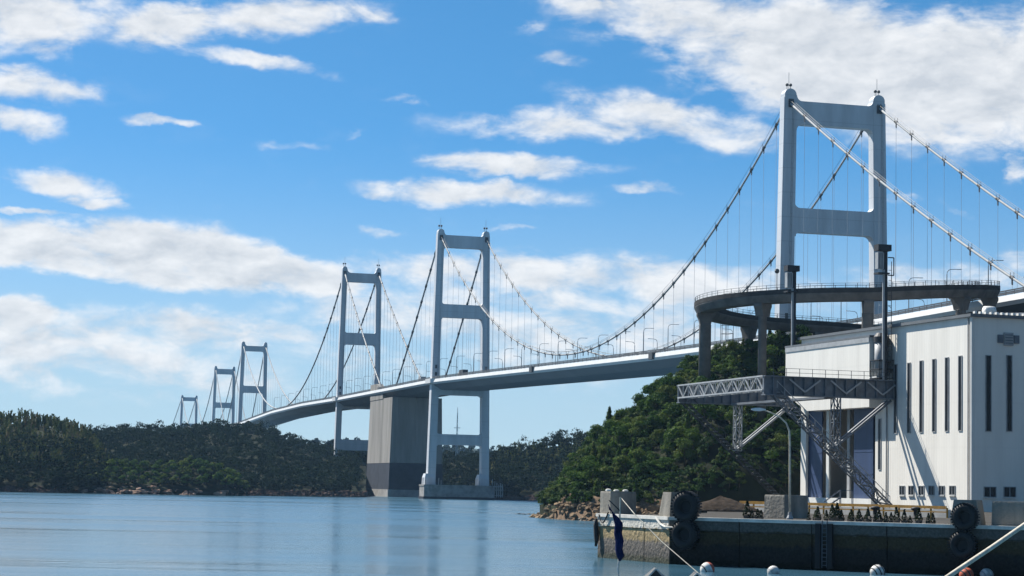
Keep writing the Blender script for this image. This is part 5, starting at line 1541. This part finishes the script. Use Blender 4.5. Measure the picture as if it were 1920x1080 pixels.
# undergrowth between them and the part of the hill that lies behind
P_, N_, T_ = [], [], []
r = np.random.default_rng(5)
for i in range(2100):
    px = random.uniform(1016, 1560) if i < 1700 else random.uniform(1500, 1960); k = random.uniform(.03, 1.3); p = near_hill.at(px, k)
    if p.z < 2: continue
    a, b, t = crown_pts(r, 100, random.uniform(1.6, 3.0), random.uniform(1.0, 1.7), 4, 'broad'); P_.append(a + np.array(p)); N_.append(b); T_.append(t)
me = leaf_mesh('undergrowth', np.concatenate(P_), np.concatenate(N_), .26, leaf_mat('undergrowth_leaf', [(0.0168, 0.0364, 0.0140), (0.0364, 0.0672, 0.0210), (0.0700, 0.0924, 0.0308)], attr=True), r, np.concatenate(T_))
o = bpy.data.objects.new('undergrowth', me); col.objects.link(o); kind(o, 'stuff'); o['label'] = 'dense green undergrowth between the trees of the headland'; o['category'] = 'undergrowth'

# small wooded cape on the left: individual trees
for ri, k in enumerate(np.linspace(.2, .98, 4)):
    for px0 in np.arange(108, 462, 20.0):
        px = px0 + (ri % 2) * 7 + random.uniform(-4, 4); p = cape.at(px, k + random.uniform(-.05, .05))
        if p.z < 1.4: continue
        put_tree(random.choice(TS), p - Z * .3, random.uniform(1.0, 1.45), 'low dark broadleaf tree on the small rocky cape across the water', 'trees on the small cape')


# far woods: too dense to tell the trees apart
def wood(hill, name, label, n, per, H, Rx, style, size, mt, k0=.02, k1=1.15, ncl=5, seed=1, px0=None, px1=None, tlo=0, thi=1, minz=0.3, crest=0):
    r = np.random.default_rng(seed); rr = random.Random(seed); P_, N_, T_ = [], [], []
    for i in range(n + crest):
        px = rr.uniform(px0 if px0 is not None else hill.px[0], px1 if px1 is not None else hill.px[-1]); k = k0 + (k1 - k0) * rr.random() ** 1.25 if i < n else rr.uniform(.9, 1.03)
        p = hill.at(px, k)
        if p.z < minz: continue
        sc = rr.choice((.55, .7, .85, 1.0, 1.2, 1.5)) if style == 'broad' else rr.uniform(.5, .95); a, b, t = crown_pts(r, per, H * sc, Rx * sc * rr.uniform(.85, 1.2), ncl, style)
        P_.append(a + np.array(p) - np.array([0, 0, .4])); N_.append(b); T_.append(np.clip(tlo + (thi - tlo) * (t * .5 + .5 * rr.random()), 0, 1))
    me = leaf_mesh(name, np.concatenate(P_), np.concatenate(N_), size, mt, r, np.concatenate(T_))
    o = bpy.data.objects.new(name, me); col.objects.link(o); kind(o, 'stuff'); o['label'] = label; o['category'] = 'woods'
    return o


wood(left_hill, 'bamboo_grove', 'feathery olive bamboo grove covering the left hill', 640, 130, 8.5, 2.0, 'plume', .40, 'bamboo', .22, 1.1, 3, 3, -150, 215, crest=60)
wood(left_hill, 'hillside_wood', 'dark mixed trees along the foot of the left bamboo hill', 560, 100, 5.0, 2.6, 'broad', .46, 'leaf_far', .003, .55, 5, 4, -150, 222, 0, .8)
wood(cape, 'cape_scrub', 'dark scrub filling in between the trees of the small cape', 260, 60, 2.6, 1.6, 'broad', .36, 'leaf_far', .16, 1.2, 4, 9, 104, 462, 0, .8)
wood(left_ridge, 'ridge_wood', 'dark evergreen wood covering the ridge below the far towers', 2500, 130, 5.2, 3.2, 'broad', .46, 'leaf_far', .003, 1.12, 5, 5, -120, 676, 0, .75, crest=200)
wood(right_hill, 'hill_wood', 'dark wood on the hill behind the second tower and the headland', 1800, 110, 5.5, 3.2, 'broad', .46, 'leaf_far', .003, 1.1, 5, 6, 610, 1300, 0, .7, crest=120)
wood(right_hill, 'conifer_wood', 'spiky conifer tops along the crest of the hill behind the headland', 420, 110, 7.5, 1.5, 'pine', .42, 'bamboo', .38, 1.05, 7, 7, 915, 1300)
wood(far_hill, 'distant_wood', 'faint bluish wood on the distant hills', 700, 40, 8.0, 7.0, 'broad', 2.2, 'leaf_far', .3, 1.1, 4, 8, 400, 1200)

# ================================================================== HAZE
hm = bpy.data.materials.new('haze'); hm.use_nodes = True
nt = hm.node_tree; nt.nodes.clear(); out = nt.nodes.new('ShaderNodeOutputMaterial'); pv = nt.nodes.new('ShaderNodeVolumePrincipled')
pv.inputs['Color'].default_value = (0.40, 0.68, 1.0, 1); pv.inputs['Density'].default_value = 0.000042; pv.inputs['Anisotropy'].default_value = 0.0
nt.links.new(pv.outputs[0], out.inputs['Volume'])
hb = MB().box((0, 2500, 74), (3100, 0, 0), (0, 2800, 0), (0, 0, 77)).build('haze', hm, origin=(0, 2500, 0))
kind(hb, 'stuff'); hb['label'] = 'thin pale blue sea haze over the whole strait'; hb['category'] = 'haze'
